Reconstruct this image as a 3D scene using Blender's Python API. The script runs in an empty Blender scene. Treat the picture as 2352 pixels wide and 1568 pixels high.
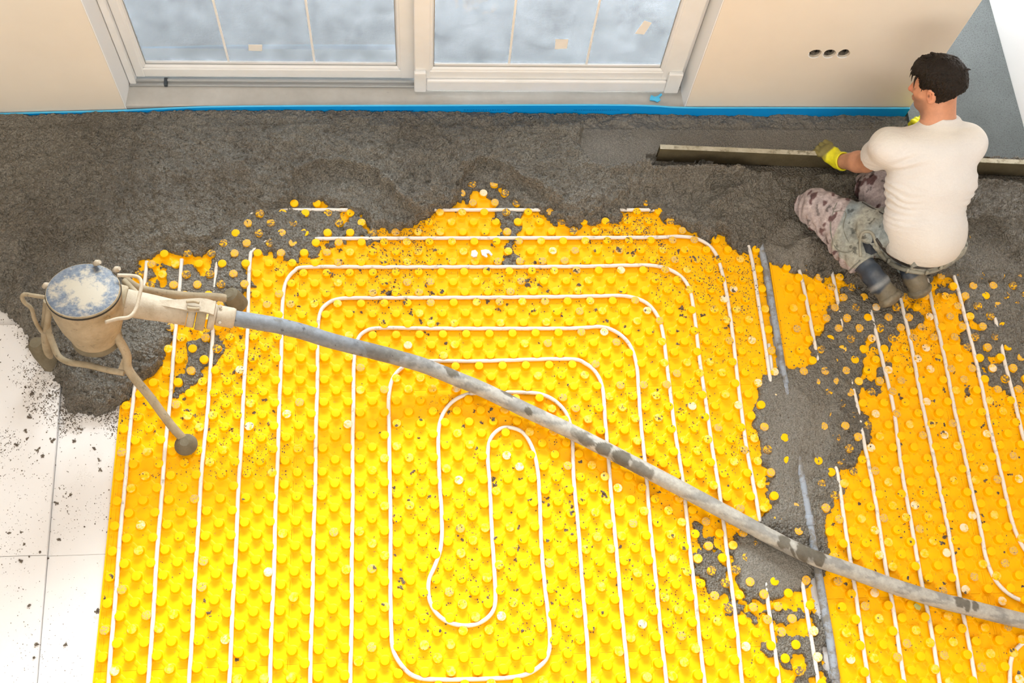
import bpy, bmesh, math, random
import numpy as np
from mathutils import Vector, Matrix
random.seed(7)
rng = np.random.default_rng(11)
S = bpy.context.scene
COL = S.collection
PI = math.pi

# ------------------------------------------------------------------ camera
W, H, F = 2352.0, 1568.0, 2556.906
RX, RY, RZ = 0.411281107, -0.0722906342, -0.0471627425
CP = np.array([1.16625408, -2.56315309, 4.38632416])
def rotm(rx, ry, rz):
    cx, sx, cy, sy, cz, sz = math.cos(rx), math.sin(rx), math.cos(ry), math.sin(ry), math.cos(rz), math.sin(rz)
    X = np.array([[1, 0, 0], [0, cx, -sx], [0, sx, cx]])
    Y = np.array([[cy, 0, sy], [0, 1, 0], [-sy, 0, cy]])
    Z = np.array([[cz, -sz, 0], [sz, cz, 0], [0, 0, 1]])
    return Z @ Y @ X
RM = rotm(RX, RY, RZ)
cam_d = bpy.data.cameras.new('camera')
cam = bpy.data.objects.new('camera', cam_d)
COL.objects.link(cam)
cam.location = CP
cam.rotation_euler = (RX, RY, RZ)
cam_d.sensor_width = 36
cam_d.lens = F / W * 36
cam_d.clip_start = 0.05
S.camera = cam

# ------------------------------------------------------------------ sky, sun, lights, exposure
wd = bpy.data.worlds.new('sky'); S.world = wd; wd.use_nodes = True
bgn = wd.node_tree.nodes['Background']
bgn.inputs[0].default_value = (0.90, 0.95, 1.0, 1)
bgn.inputs[1].default_value = 1.6
sun_d = bpy.data.lights.new('sun', 'SUN'); sun = bpy.data.objects.new('sun', sun_d); COL.objects.link(sun)
sun_d.energy = 4.0; sun_d.angle = math.radians(0.5); sun_d.color = (1, .95, .86)
sun.rotation_euler = (math.radians(4.05), 0, 0)       # high noon, from the house side
def area(name, loc, target, sx, sy, power, color):
    d = bpy.data.lights.new(name, 'AREA'); o = bpy.data.objects.new(name, d); COL.objects.link(o)
    d.shape = 'RECTANGLE'; d.size = sx; d.size_y = sy; d.energy = power; d.color = color
    o.location = loc
    o.rotation_euler = (Vector(target) - Vector(loc)).to_track_quat('-Z', 'Y').to_euler()
    return o
area('room_fill', (1.6, -1.9, 5.3), (1.7, -.9, 0), 4.6, 3.2, 34, (1.0, .97, .93))  # overhead fill added to light the closed interior
area('front_fill', (1.5, -4.7, 2.9), (1.4, .5, .9), 4.4, 1.8, 104, (1.0, .96, .90))  # fill added from behind the camera to brighten the back wall
area('upper_fill', (1.7, .30, 4.8), (1.8, -1.0, 0), 4.6, 1.2, 44, (1.0, .985, .97))  # added fill high by the back wall; no window there
area('door_daylight', (1.2, 2.5, 3.3), (1.2, .1, 0), 3.2, 2.4, 2600, (.90, .96, 1.0))
area('corridor_wall_fill', (3.60, 1.7, 1.1), (4.11, 1.2, .6), .8, .8, 44, (1, 1, 1))  # added fill that whitens the right wall
area('side_light', (-2.1, -1.6, 2.4), (3.2, -0.2, .4), 1.8, 1.6, 22, (1.0, .97, .92))  # area light by the left wall, aimed across the room
S.view_settings.view_transform = 'Standard'
S.view_settings.look = 'None'
S.view_settings.exposure = 0.0
S.view_settings.gamma = 1.0
S.view_settings.use_curve_mapping = False
S.cycles.max_bounces = 6
S.cycles.transparent_max_bounces = 16
S.cycles.caustics_reflective = False
S.cycles.caustics_refractive = False

# ------------------------------------------------------------------ helpers
def P(x, y, z=0.0):
    """photograph direction (x, y) met with the level z"""
    d = RM @ np.array([(x - W / 2) / F, -(y - H / 2) / F, -1.0])
    t = (z - CP[2]) / d[2]
    return CP + t * d
def PY(x, y, Y):
    d = RM @ np.array([(x - W / 2) / F, -(y - H / 2) / F, -1.0])
    t = (Y - CP[1]) / d[1]
    return CP + t * d
def tag(o, label=None, cat=None, group=None, kind=None):
    if label: o['label'] = label
    if cat: o['category'] = cat
    if group: o['group'] = group
    if kind: o['kind'] = kind
    return o
def empty(name, loc, label=None, cat=None, group=None):
    o = bpy.data.objects.new(name, None); COL.objects.link(o)
    o.location = loc; o.empty_display_size = .1
    return tag(o, label, cat, group)
def link(name, me, m=None, parent=None, loc=None):
    o = bpy.data.objects.new(name, me); COL.objects.link(o)
    if m is not None and not me.materials: me.materials.append(m)
    if loc is not None: o.location = loc
    if parent is not None:
        o.parent = parent
        if loc is None: o.location = -Vector(parent.location)   # geometry is in world coordinates
    return o
def np_mesh(name, v, f, smooth=True):
    """v (n,3), f (m,k) with constant k"""
    v = np.asarray(v, np.float32); f = np.asarray(f, np.int32)
    me = bpy.data.meshes.new(name)
    me.vertices.add(len(v)); me.vertices.foreach_set('co', v.ravel())
    k = f.shape[1]
    me.loops.add(f.size); me.loops.foreach_set('vertex_index', f.ravel())
    me.polygons.add(len(f)); me.polygons.foreach_set('loop_start', np.arange(0, f.size, k, dtype=np.int32))
    try: me.polygons.foreach_set('loop_total', np.full(len(f), k, np.int32))
    except Exception: pass
    me.polygons.foreach_set('use_smooth', np.full(len(f), smooth, bool))
    me.update(calc_edges=True); me.validate()
    return me
def bm_mesh(name, bm, smooth=False):
    me = bpy.data.meshes.new(name); bmesh.ops.recalc_face_normals(bm, faces=bm.faces[:])
    bm.to_mesh(me); bm.free()
    if smooth:
        for p in me.polygons: p.use_smooth = True
    return me
def add_box(bm, x0, x1, y0, y1, z0, z1, bev=0.0):
    vs = [bm.verts.new((x, y, z)) for x in (x0, x1) for y in (y0, y1) for z in (z0, z1)]
    fs = [bm.faces.new([vs[i] for i in q]) for q in ((0, 1, 3, 2), (4, 6, 7, 5), (0, 4, 5, 1), (2, 3, 7, 6), (0, 2, 6, 4), (1, 5, 7, 3))]
    if bev > 0:
        es = list({e for f in fs for e in f.edges})
        bmesh.ops.bevel(bm, geom=es, offset=bev, segments=2, profile=.5, affect='EDGES')
def box(name, x0, x1, y0, y1, z0, z1, m, parent=None, bev=0.0):
    bm = bmesh.new(); add_box(bm, x0, x1, y0, y1, z0, z1, bev)
    return link(name, bm_mesh(name, bm), m, parent)
def catmull(pts, n=8):
    p = [np.array(q, float) for q in pts]
    p = [2 * p[0] - p[1]] + p + [2 * p[-1] - p[-2]]
    out = []
    for i in range(1, len(p) - 2):
        for j in range(n):
            t = j / n
            out.append(.5 * ((2 * p[i]) + (-p[i - 1] + p[i + 1]) * t + (2 * p[i - 1] - 5 * p[i] + 4 * p[i + 1] - p[i + 2]) * t * t
                             + (-p[i - 1] + 3 * p[i] - 3 * p[i + 1] + p[i + 2]) * t ** 3))
    out.append(p[-2])
    return np.array(out)
def tube_np(path, r, seg=12, caps=True):
    path = np.asarray(path, float); n = len(path)
    r = np.full(n, r) if np.isscalar(r) else np.asarray(r, float)
    tg = np.gradient(path, axis=0); tg /= np.linalg.norm(tg, axis=1)[:, None] + 1e-12
    up = np.array([0, 0, 1.0])
    if abs(tg[0] @ up) > .9: up = np.array([0, 1.0, 0])
    nrm = np.zeros_like(path); a = np.cross(tg[0], up); a /= np.linalg.norm(a); nrm[0] = a
    for i in range(1, n):
        a = nrm[i - 1] - tg[i] * (nrm[i - 1] @ tg[i]); nrm[i] = a / np.linalg.norm(a)
    bi = np.cross(tg, nrm)
    th = np.arange(seg) * 2 * PI / seg
    v = path[:, None, :] + r[:, None, None] * (np.cos(th)[None, :, None] * nrm[:, None, :] + np.sin(th)[None, :, None] * bi[:, None, :])
    v = v.reshape(-1, 3)
    i = np.arange(n - 1)[:, None] * seg; j = np.arange(seg)[None, :]; j2 = (j + 1) % seg
    f = np.stack([i + j, i + j2, i + seg + j2, i + seg + j], -1).reshape(-1, 4)
    if caps:
        c0 = len(v); v = np.vstack([v, path[:1], path[-1:]])
        jj = np.arange(seg)
        q0 = np.stack([np.full(seg, c0), (jj + 1) % seg, jj, jj], -1)
        q1 = np.stack([np.full(seg, c0 + 1), (n - 1) * seg + jj, (n - 1) * seg + (jj + 1) % seg, (n - 1) * seg + (jj + 1) % seg], -1)
        tri = (q0[:, :3], q1[:, :3])
        return v, f, np.vstack(tri)
    return v, f, None
def tri_quads(parts):
    """merge list of (v, quads, tris) into all-triangle mesh arrays"""
    V, T, o = [], [], 0
    for v, q, t in parts:
        if q is not None and len(q): T.append(np.vstack([q[:, [0, 1, 2]], q[:, [0, 2, 3]]]) + o)
        if t is not None and len(t): T.append(t + o)
        V.append(v); o += len(v)
    return np.vstack(V), np.vstack(T)
def tube(name, path, r, m, parent=None, seg=12):
    v, f, t = tube_np(path, r, seg)
    me = bpy.data.meshes.new(name)
    me.from_pydata([tuple(a) for a in v], [], [tuple(int(i) for i in a) for a in f] + [tuple(int(i) for i in a) for a in t])
    for p in me.polygons: p.use_smooth = len(p.vertices) == 4
    me.update()
    return link(name, me, m, parent)
def frame_from(axis):
    a = np.asarray(axis, float); a = a / np.linalg.norm(a)
    h = np.array([1.0, 0, 0]) if abs(a[0]) < .8 else np.array([0, 1.0, 0])
    u = np.cross(a, h); u /= np.linalg.norm(u)
    return u, np.cross(a, u), a
def lathe(name, prof, origin, axis, m, parent=None, seg=40, smooth=True):
    """prof: list of (radius, distance along the axis)"""
    u, w, a = frame_from(axis); o = np.asarray(origin, float)
    bm = bmesh.new(); rings = []
    for r, h in prof:
        if r < 1e-6: rings.append([bm.verts.new(tuple(o + a * h))])
        else: rings.append([bm.verts.new(tuple(o + a * h + r * (math.cos(2 * PI * i / seg) * u + math.sin(2 * PI * i / seg) * w))) for i in range(seg)])
    for A, B in zip(rings[:-1], rings[1:]):
        for i in range(seg):
            if len(A) == 1 and len(B) == 1: continue
            if len(A) == 1: bm.faces.new((A[0], B[i], B[(i + 1) % seg]))
            elif len(B) == 1: bm.faces.new((A[i], B[0], A[(i + 1) % seg]))
            else: bm.faces.new((A[i], B[i], B[(i + 1) % seg], A[(i + 1) % seg]))
    me = bm_mesh(name, bm)
    if smooth:
        for p in me.polygons: p.use_smooth = True
        me.set_sharp_from_angle(angle=math.radians(40))
    return link(name, me, m, parent)

# value noise in numpy -------------------------------------------------------
def _hash(ix, iy, s):
    h = (ix.astype(np.int64) * 374761393 + iy.astype(np.int64) * 668265263 + s * 1442695041) & 0xffffffff
    h = ((h ^ (h >> 13)) * 1274126177) & 0xffffffff
    return ((h ^ (h >> 16)) & 0xffff) / 65535.0
def vnoise(x, y, sc, s=0):
    x = np.asarray(x) / sc; y = np.asarray(y) / sc
    ix = np.floor(x); iy = np.floor(y); fx = x - ix; fy = y - iy
    fx = fx * fx * (3 - 2 * fx); fy = fy * fy * (3 - 2 * fy)
    a = _hash(ix, iy, s); b = _hash(ix + 1, iy, s); c = _hash(ix, iy + 1, s); d = _hash(ix + 1, iy + 1, s)
    return (a * (1 - fx) + b * fx) * (1 - fy) + (c * (1 - fx) + d * fx) * fy - .5
def fbm(x, y, sc, o=4, s=0, g=.5):
    r = 0; a = 1
    for i in range(o):
        ca, sa = math.cos(i * 1.3), math.sin(i * 1.3)
        r = r + a * vnoise(x * ca + y * sa, -x * sa + y * ca, sc / 2 ** i, s + i * 17); a *= g
    return r
def cell(x, y, sc, s=0):
    """distance to the nearest jittered point, in units of the cell"""
    X = x / sc; Y = y / sc; ix = np.floor(X); iy = np.floor(Y); best = np.full(X.shape, 9.0)
    for dx in (-1, 0, 1):
        for dy in (-1, 0, 1):
            jx = ix + dx; jy = iy + dy
            px = jx + _hash(jx, jy, s); py = jy + _hash(jx, jy, s + 5)
            best = np.minimum(best, (X - px) ** 2 + (Y - py) ** 2)
    return np.sqrt(best)

# ------------------------------------------------------------------ materials
def mat(name, base, rough=.6, spec=.4, metal=0.0):
    m = bpy.data.materials.new(name); m.use_nodes = True
    b = m.node_tree.nodes['Principled BSDF']
    b.inputs['Base Color'].default_value = (*base, 1); b.inputs['Roughness'].default_value = rough
    b.inputs['Specular IOR Level'].default_value = spec; b.inputs['Metallic'].default_value = metal
    return m
def N(m, t, **kw):
    n = m.node_tree.nodes.new(t)
    for k, v in kw.items(): setattr(n, k, v)
    return n
def L(m, a, b): m.node_tree.links.new(a, b)
def coords(m, kind='Object'):
    return N(m, 'ShaderNodeTexCoord').outputs[kind]
def noise(m, scale, detail=4, rough=.55, vec=None, dist=0):
    n = N(m, 'ShaderNodeTexNoise'); n.inputs['Scale'].default_value = scale; n.inputs['Detail'].default_value = detail
    n.inputs['Roughness'].default_value = rough; n.inputs['Distortion'].default_value = dist
    if vec is not None: L(m, vec, n.inputs['Vector'])
    return n.outputs['Fac']
def ramp(m, fac, stops):
    r = N(m, 'ShaderNodeValToRGB'); e = r.color_ramp.elements
    while len(e) > 1: e.remove(e[-1])
    e[0].position = stops[0][0]; e[0].color = stops[0][1] if len(stops[0][1]) == 4 else (*stops[0][1], 1)
    for p, c in stops[1:]:
        k = e.new(p); k.color = c if len(c) == 4 else (*c, 1)
    L(m, fac, r.inputs[0]); return r.outputs[0]
def g(v): return (v, v, v, 1)
def mixc(m, fac, a, b, mode='MIX'):
    n = N(m, 'ShaderNodeMix', data_type='RGBA', blend_type=mode)
    for sock, v in ((n.inputs[0], fac), (n.inputs[6], a), (n.inputs[7], b)):
        if hasattr(v, 'links'): L(m, v, sock)
        elif isinstance(v, (int, float)): sock.default_value = v
        else: sock.default_value = (*v, 1) if len(v) == 3 else v
    return n.outputs[2]
def math_(m, op, a, b=0.0):
    n = N(m, 'ShaderNodeMath', operation=op)
    for sock, v in ((n.inputs[0], a), (n.inputs[1], b)):
        if hasattr(v, 'links'): L(m, v, sock)
        else: sock.default_value = v
    return n.outputs[0]
def bump(m, h, strength=.3, dist=.01, prev=None):
    n = N(m, 'ShaderNodeBump'); n.inputs['Strength'].default_value = strength; n.inputs['Distance'].default_value = dist
    L(m, h, n.inputs['Height'])
    if prev is not None: L(m, prev, n.inputs['Normal'])
    L(m, n.outputs[0], m.node_tree.nodes['Principled BSDF'].inputs['Normal'])
    return n.outputs[0]
def setc(m, sock): L(m, sock, m.node_tree.nodes['Principled BSDF'].inputs['Base Color'])
def setr(m, sock): L(m, sock, m.node_tree.nodes['Principled BSDF'].inputs['Roughness'])

YEL = (1.0, 0.53, 0.001)
# wet mortar
M_mortar = mat('wet_mortar', (.11, .095, .075), .36, .85)
c = coords(M_mortar)
n1 = noise(M_mortar, 1.7, 6, .62, c); n2 = noise(M_mortar, 190, 3, .75, c); n3 = noise(M_mortar, 60, 3, .6, c)
col = ramp(M_mortar, n1, [(.38, (.108, .080, .045)), (.62, (.250, .222, .172))])  # wet-to-drier tone; the colour also stands in for uneven sheen
col = mixc(M_mortar, ramp(M_mortar, n2, [(.35, g(0)), (.68, g(1))]), mixc(M_mortar, .72, col, (.02, .017, .012)), mixc(M_mortar, .3, col, (.40, .39, .35)))
lva = N(M_mortar, 'ShaderNodeAttribute'); lva.attribute_name = 'level'; lvf = lva.outputs['Fac']
col = mixc(M_mortar, lvf, col, mixc(M_mortar, ramp(M_mortar, n2, [(.40, g(0)), (.62, g(1))]), (.085, .074, .055), (.215, .195, .160)))  # smoothed mortar is painted paler, its sheen partly put into the colour
setc(M_mortar, col)
vo = N(M_mortar, 'ShaderNodeTexVoronoi'); vo.inputs['Scale'].default_value = 105; vv_ = N(M_mortar, 'ShaderNodeVectorMath', operation='ADD'); nv_ = N(M_mortar, 'ShaderNodeTexNoise'); nv_.inputs['Scale'].default_value = 40; L(M_mortar, c, nv_.inputs['Vector'])
sv_ = N(M_mortar, 'ShaderNodeVectorMath', operation='SCALE'); sv_.inputs['Scale'].default_value = .010; L(M_mortar, nv_.outputs['Color'], sv_.inputs[0]); L(M_mortar, c, vv_.inputs[0]); L(M_mortar, sv_.outputs[0], vv_.inputs[1]); L(M_mortar, vv_.outputs[0], vo.inputs['Vector'])
inv_ = math_(M_mortar, 'SUBTRACT', 1.0, vo.outputs['Distance'])
inv_ = math_(M_mortar, 'MULTIPLY', inv_, math_(M_mortar, 'SUBTRACT', 1.0, math_(M_mortar, 'MULTIPLY', lvf, .85)))
bb = bump(M_mortar, inv_, 1.0, .009); bump(M_mortar, n2, .9, .004, bb)
# smooth set screed
M_screed = mat('set_screed', (.14, .15, .15), .6, .3)
c = coords(M_screed); n1 = noise(M_screed, 2, 4, .6, c); n2 = noise(M_screed, 150, 5, .8, c)
col = ramp(M_screed, n1, [(.3, (.095, .107, .107)), (.7, (.15, .168, .168))])
setc(M_screed, mixc(M_screed, ramp(M_screed, n2, [(.38, g(.8)), (.50, g(0))]), col, (.05, .055, .055)))
bump(M_screed, n2, .5, .003)
# yellow plastic
def yellow(name, stain=None, amount=0.0, lo=.5, hi=.6, scale=140, top=True):
    m = mat(name, YEL, .42, .14)
    c = coords(m)
    geo = N(m, 'ShaderNodeNewGeometry').outputs['Position']
    base = ramp(m, noise(m, 2.2, 2, .5, geo), [(.3, (.99, .475, .0003)), (.7, (1.0, .505, .0003))])
    if stain is not None:
        f = ramp(m, noise(m, scale, 4, .7, geo), [(lo, g(0)), (hi, g(amount))])
        if top:
            sp = N(m, 'ShaderNodeSeparateXYZ'); L(m, geo, sp.inputs[0])
            f = math_(m, 'MULTIPLY', f, math_(m, 'GREATER_THAN', sp.outputs[2], .0080))
        base = mixc(m, f, base, stain)
    setc(m, base)
    return m
M_yel = yellow('yellow_plastic', (.17, .13, .08), .9, .655, .68, 95, False)
M_stud = [yellow('stud_clean'), yellow('stud_pale', (.95, .66, .26), .5, .45, .62, 60),
          yellow('stud_sandy', (.42, .30, .17), .9, .44, .56, 170), yellow('stud_dusty', (.80, .68, .50), .9, .40, .56, 45),
          yellow('stud_muddy', (.13, .11, .08), .97, .42, .52, 90)]
M_pipe = mat('white_polyethylene', (.80, .76, .70), .38, .4)
geo = N(M_pipe, 'ShaderNodeNewGeometry').outputs['Position']
f = ramp(M_pipe, noise(M_pipe, 26, 5, .75, geo), [(.56, g(0)), (.70, g(.85))])
setc(M_pipe, mixc(M_pipe, f, (.76, .70, .63), (.30, .27, .22)))
M_cond = mat('grey_conduit', (.38, .42, .47), .4, .4)
geo = N(M_cond, 'ShaderNodeNewGeometry').outputs['Position']
f = ramp(M_cond, noise(M_cond, 18, 5, .75, geo), [(.46, g(0)), (.58, g(.85))])
setc(M_cond, mixc(M_cond, f, (.29, .325, .38), (.17, .15, .12)))
M_eps = mat('white_polystyrene', (.74, .72, .70), .75, .25)
c = coords(M_eps)
f = ramp(M_eps, noise(M_eps, 7, 3, .6, c), [(.60, g(0)), (.72, g(.35))])
f2 = ramp(M_eps, noise(M_eps, 260, 3, .7, c), [(.52, g(0)), (.60, g(1))])
setc(M_eps, mixc(M_eps, math_(M_eps, 'MULTIPLY', f, f2), (.69, .67, .66), (.30, .25, .18)))
bump(M_eps, noise(M_eps, 320, 2, .6, c), .15, .002)
M_foam = mat('blue_edge_foam', (.0, .33, .86), .55, .35)
M_foamtop = mat('blue_foam_cut_edge', (.10, .55, .88), .6, .3)
M_print = mat('dark_blue_print', (.0, .07, .30), .6, .2)
M_wall = mat('beige_plaster_wall', (.74, .655, .53), .85, .2)
c = coords(M_wall); n1 = noise(M_wall, 1.6, 4, .6, c)
setc(M_wall, ramp(M_wall, n1, [(.3, (.78, .705, .60)), (.7, (.84, .77, .67))]))
bump(M_wall, noise(M_wall, 60, 3, .6, c), .12, .002)
M_rev = mat('white_reveal_plaster', (.90, .90, .90), .8, .2)
M_white = mat('white_wall_paint', (.92, .92, .92), .8, .2)
M_upvc = mat('white_frame_plastic', (.80, .77, .70), .28, .5)
c = coords(M_upvc)
setc(M_upvc, ramp(M_upvc, noise(M_upvc, 5, 4, .6, c), [(.3, (.80, .80, .785)), (.7, (.86, .86, .86))]))
M_alu = mat('aluminium_track', (.45, .46, .46), .4, .5, .6)
M_gasket = mat('dark_gasket', (.05, .06, .07), .6, .3)
M_sill = mat('grey_cement_sill', (.50, .48, .45), .8, .25)
c = coords(M_sill); n1 = noise(M_sill, 4, 5, .65, c); n2 = noise(M_sill, 40, 4, .7, c)
col = ramp(M_sill, n1, [(.3, (.46, .44, .40)), (.7, (.60, .585, .55))])
setc(M_sill, mixc(M_sill, ramp(M_sill, n2, [(.68, g(0)), (.74, g(.8))]), col, (.22, .20, .17)))
M_patio = mat('grey_patio_concrete', (.36, .38, .40), .85, .2)
c = coords(M_patio); n1 = noise(M_patio, 3, 5, .7, c); n2 = noise(M_patio, 160, 3, .8, c)
col = ramp(M_patio, n1, [(.3, (.60, .64, .66)), (.7, (.70, .72, .73))])
setc(M_patio, mixc(M_patio, math_(M_patio, 'MULTIPLY', ramp(M_patio, n2, [(.50, g(0)), (.60, g(.7))]), ramp(M_patio, noise(M_patio, 5, 3, .6, c), [(.42, g(0)), (.6, g(1))])), col, (.16, .16, .16)))
# dusty glass
M_glass = bpy.data.materials.new('dusty_glass'); M_glass.use_nodes = True
nt = M_glass.node_tree; nt.nodes.clear()
out = nt.nodes.new('ShaderNodeOutputMaterial'); tr = nt.nodes.new('ShaderNodeBsdfTransparent'); gl = nt.nodes.new('ShaderNodeBsdfGlossy')
df = nt.nodes.new('ShaderNodeBsdfTranslucent'); fr = nt.nodes.new('ShaderNodeFresnel'); mx = nt.nodes.new('ShaderNodeMixShader'); mx2 = nt.nodes.new('ShaderNodeMixShader')
gl.inputs['Roughness'].default_value = .02; fr.inputs['IOR'].default_value = 1.5
df.inputs['Color'].default_value = (.93, .96, 1, 1); tr.inputs['Color'].default_value = (.982, .99, .99, 1)
nt.links.new(fr.outputs[0], mx.inputs[0]); nt.links.new(tr.outputs[0], mx.inputs[1]); nt.links.new(gl.outputs[0], mx.inputs[2])
dn = ramp(M_glass, noise(M_glass, 9, 8, .8, coords(M_glass)), [(.35, g(.045)), (.75, g(.11))])
nt.links.new(dn, mx2.inputs[0]); nt.links.new(mx.outputs[0], mx2.inputs[1]); nt.links.new(df.outputs[0], mx2.inputs[2])
nt.links.new(mx2.outputs[0], out.inputs[0])
# cement-crusted steel
def crust(name, a, b, dark=(.10, .085, .06), lo=.62, rough=.85):
    m = mat(name, a, rough, .25); c = coords(m)
    col = ramp(m, noise(m, 14, 5, .7, c), [(.3, a), (.7, b)])
    f = ramp(m, noise(m, 30, 6, .75, c), [(lo, g(0)), (lo + .12, g(.8))])
    setc(m, mixc(m, f, col, dark))
    bump(m, noise(m, 120, 5, .7, c), .5, .004)
    return m
M_crust = crust('cement_crusted_steel', (.25, .20, .125), (.39, .315, .215), lo=.58)
M_crust2 = crust('pale_cement_crust', (.34, .28, .20), (.49, .42, .33), lo=.62)
M_mudsteel = crust('wet_mortar_crust', (.12, .10, .06), (.19, .16, .11), lo=.55)
M_lid = mat('blue_grey_lid', (.14, .18, .24), .6, .35)
c = coords(M_lid)
sep = N(M_lid, 'ShaderNodeVectorMath', operation='LENGTH'); L(M_lid, c, sep.inputs[0])
rad = sep.outputs['Value']
nz = noise(M_lid, 22, 7, .72, c)
v = math_(M_lid, 'SUBTRACT', math_(M_lid, 'ADD', nz, .10), math_(M_lid, 'MULTIPLY', rad, 2.3))
f = ramp(M_lid, v, [(.34, g(0)), (.48, g(.95))])
fl = ramp(M_lid, noise(M_lid, 60, 6, .8, c), [(.45, g(.15)), (.62, g(.75))])
base = mixc(M_lid, fl, (.055, .075, .11), (.20, .21, .225))
setc(M_lid, mixc(M_lid, f, base, (.33, .285, .215)))
M_darkrub = mat('black_gasket_rubber', (.02, .018, .015), .6, .3)

# fabric / skin
def attr_mat(name, rough, spec, bscale=300, bstr=.15, fine=.12):
    m = mat(name, (.5, .5, .5), rough, spec)
    a = N(m, 'ShaderNodeAttribute'); a.attribute_name = 'tint'
    c = coords(m)
    nz = ramp(m, noise(m, bscale * .25, 5, .7, c), [(.3, g(1 - fine)), (.7, g(1 + fine))])
    setc(m, mixc(m, 1.0, a.outputs['Color'], nz, 'MULTIPLY'))
    bump(m, noise(m, bscale, 3, .6, c), bstr, .002)
    return m
M_skin = attr_mat('skin', .5, .4, 200, .12, .08)
M_shirt = attr_mat('white_cotton', .9, .1, 500, .12, .03)
nn_ = N(M_shirt, 'ShaderNodeMapping'); L(M_shirt, coords(M_shirt), nn_.inputs[0]); nn_.inputs['Scale'].default_value = (.55, 1.2, 1.2)
bump(M_shirt, noise(M_shirt, 15, 4, .6, nn_.outputs[0], .6), .26, .030)
M_trous = attr_mat('stained_work_trousers', .85, .2, 260, .35, .30)
M_boot = attr_mat('rubber_boot', .5, .4, 120, .25, .25)
M_glove = attr_mat('yellow_rubber_glove', .45, .4, 220, .3, .12)
M_hair = mat('dark_brown_hair', (.022, .013, .008), .5, .25)
c = coords(M_hair); mp = N(M_hair, 'ShaderNodeMapping'); L(M_hair, c, mp.inputs[0]); mp.inputs['Scale'].default_value = (1, 1, .12)
hz = noise(M_hair, 260, 3, .6, mp.outputs[0])
setc(M_hair, ramp(M_hair, hz, [(.35, (.004, .0025, .0015)), (.7, (.018, .010, .0055))]))
bump(M_hair, hz, .8, .004)
#@@STRUCTURE
# ------------------------------------------------------------------ setting
SX0, SX1 = -0.142, 2.447            # door opening
WX1 = 3.543                         # free end of the wall
YW = 0.5
def struct(o): o['kind'] = 'structure'; return o
struct(box('floor', -2.2, 4.11, -5.0, 3.0, -.16, -.0430, M_sill))
bmx = bmesh.new(); add_box(bmx, -2.2, SX0, YW, .76, -.16, 5.5); 
struct(link('wall_left', bm_mesh('wall_left', bmx), M_wall))
# right part of the wall with three bored socket holes
bmx = bmesh.new(); add_box(bmx, SX1, WX1, YW, .76, -.16, 5.5)
wr = struct(link('wall_back', bm_mesh('wall_back', bmx), M_wall))
hole_px = [1872, 1905, 1938]
bmh = bmesh.new()
hc = []
for hx in hole_px:
    q = PY(hx, 123, YW); hc.append(q)
    u = 26
    vs0, vs1 = [], []
    for i in range(u):
        a = 2 * PI * i / u; r = .0278 + .0014 * math.sin(3 * a + hx) + random.uniform(-.0008, .0008)
        vs0.append(bmh.verts.new((q[0] + r * math.cos(a), YW - .01, q[2] + r * math.sin(a))))
        vs1.append(bmh.verts.new((q[0] + r * math.cos(a), YW + .062, q[2] + r * math.sin(a))))
    bmh.faces.new(vs0); bmh.faces.new(vs1[::-1])
    for i in range(u): bmh.faces.new((vs0[i], vs1[i], vs1[(i + 1) % u], vs0[(i + 1) % u]))
cut = bpy.data.objects.new('cutter', bm_mesh('cutter', bmh)); COL.objects.link(cut)
md = wr.modifiers.new('holes', 'BOOLEAN'); md.object = cut; md.operation = 'DIFFERENCE'; md.solver = 'EXACT'
bpy.context.view_layer.update()
dg = bpy.context.evaluated_depsgraph_get(); dg.update()
nm = bpy.data.meshes.new_from_object(wr.evaluated_get(dg)); wr.modifiers.clear(); wr.data = nm
print('wall faces', len(nm.polygons), 'mats', len(nm.materials)); bpy.data.objects.remove(cut)
if not nm.materials: nm.materials.append(M_wall)
M_cup = crust('socket_cup_grey', (.16, .14, .11), (.36, .32, .26), dark=(.02, .018, .015), lo=.48)
names = ['leftmost of the three bored socket holes in the beige wall, with a broken rim', 'middle one of the three bored socket holes in the beige wall', 'rightmost of the three bored socket holes in the beige wall, nearest the man']
for q, nme in zip(hc, names):
    e = empty('socket_box', (q[0], YW + .03, q[2]), nme, 'socket box', 'bored socket holes in the wall')
    lathe('cup', [(.0235, -.020), (.0255, -.020), (.0255, .030), (0, .030), (0, .026), (.0225, .026), (.0235, -.020)], (q[0], YW + .03, q[2]), (0, 1, 0), M_cup, e, 24)
    pth = catmull([(q[0] - .018, YW + .05, q[2] + .012), (q[0] - .005, YW + .02, q[2] + .004), (q[0] + .012, YW + .018, q[2] - .010), (q[0] + .02, YW + .045, q[2] - .004)], 5)
    tube('cable', pth, .0035, M_darkrub, e, 8)
    v = []
    tube('plaster_lip', catmull([(q[0] + .0285 * math.cos(a), YW - .001, q[2] + .0285 * math.sin(a)) for a in np.linspace(PI * .95, PI * 1.75, 9)], 3), .0022, M_rev, e, 6)
struct(box('trim_1', SX0 + .0001, SX1 - .0001, YW + .0, .76, 2.36, 5.50, M_wall))   # lintel over the door
# white reveals, slightly splayed skins on the wall ends
def reveal(name, xa, xb, s):
    bm = bmesh.new()
    pts = [(xa, YW + .0), (xa + s * .004, YW + .0), (xb + s * .004, .70), (xb, .70)]
    lo = [bm.verts.new((x, y, -.1)) for x, y in pts]; hi = [bm.verts.new((x, y, 2.36)) for x, y in pts]
    bm.faces.new(lo); bm.faces.new(hi[::-1])
    for i in range(4): bm.faces.new((lo[i], lo[(i + 1) % 4], hi[(i + 1) % 4], hi[i]))
    return struct(link(name, bm_mesh(name, bm), M_rev))
reveal('trim_2', SX0 + .001, SX0 + .014, 1)
reveal('trim_3', SX1 - .001, SX1 - .012, -1)
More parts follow.
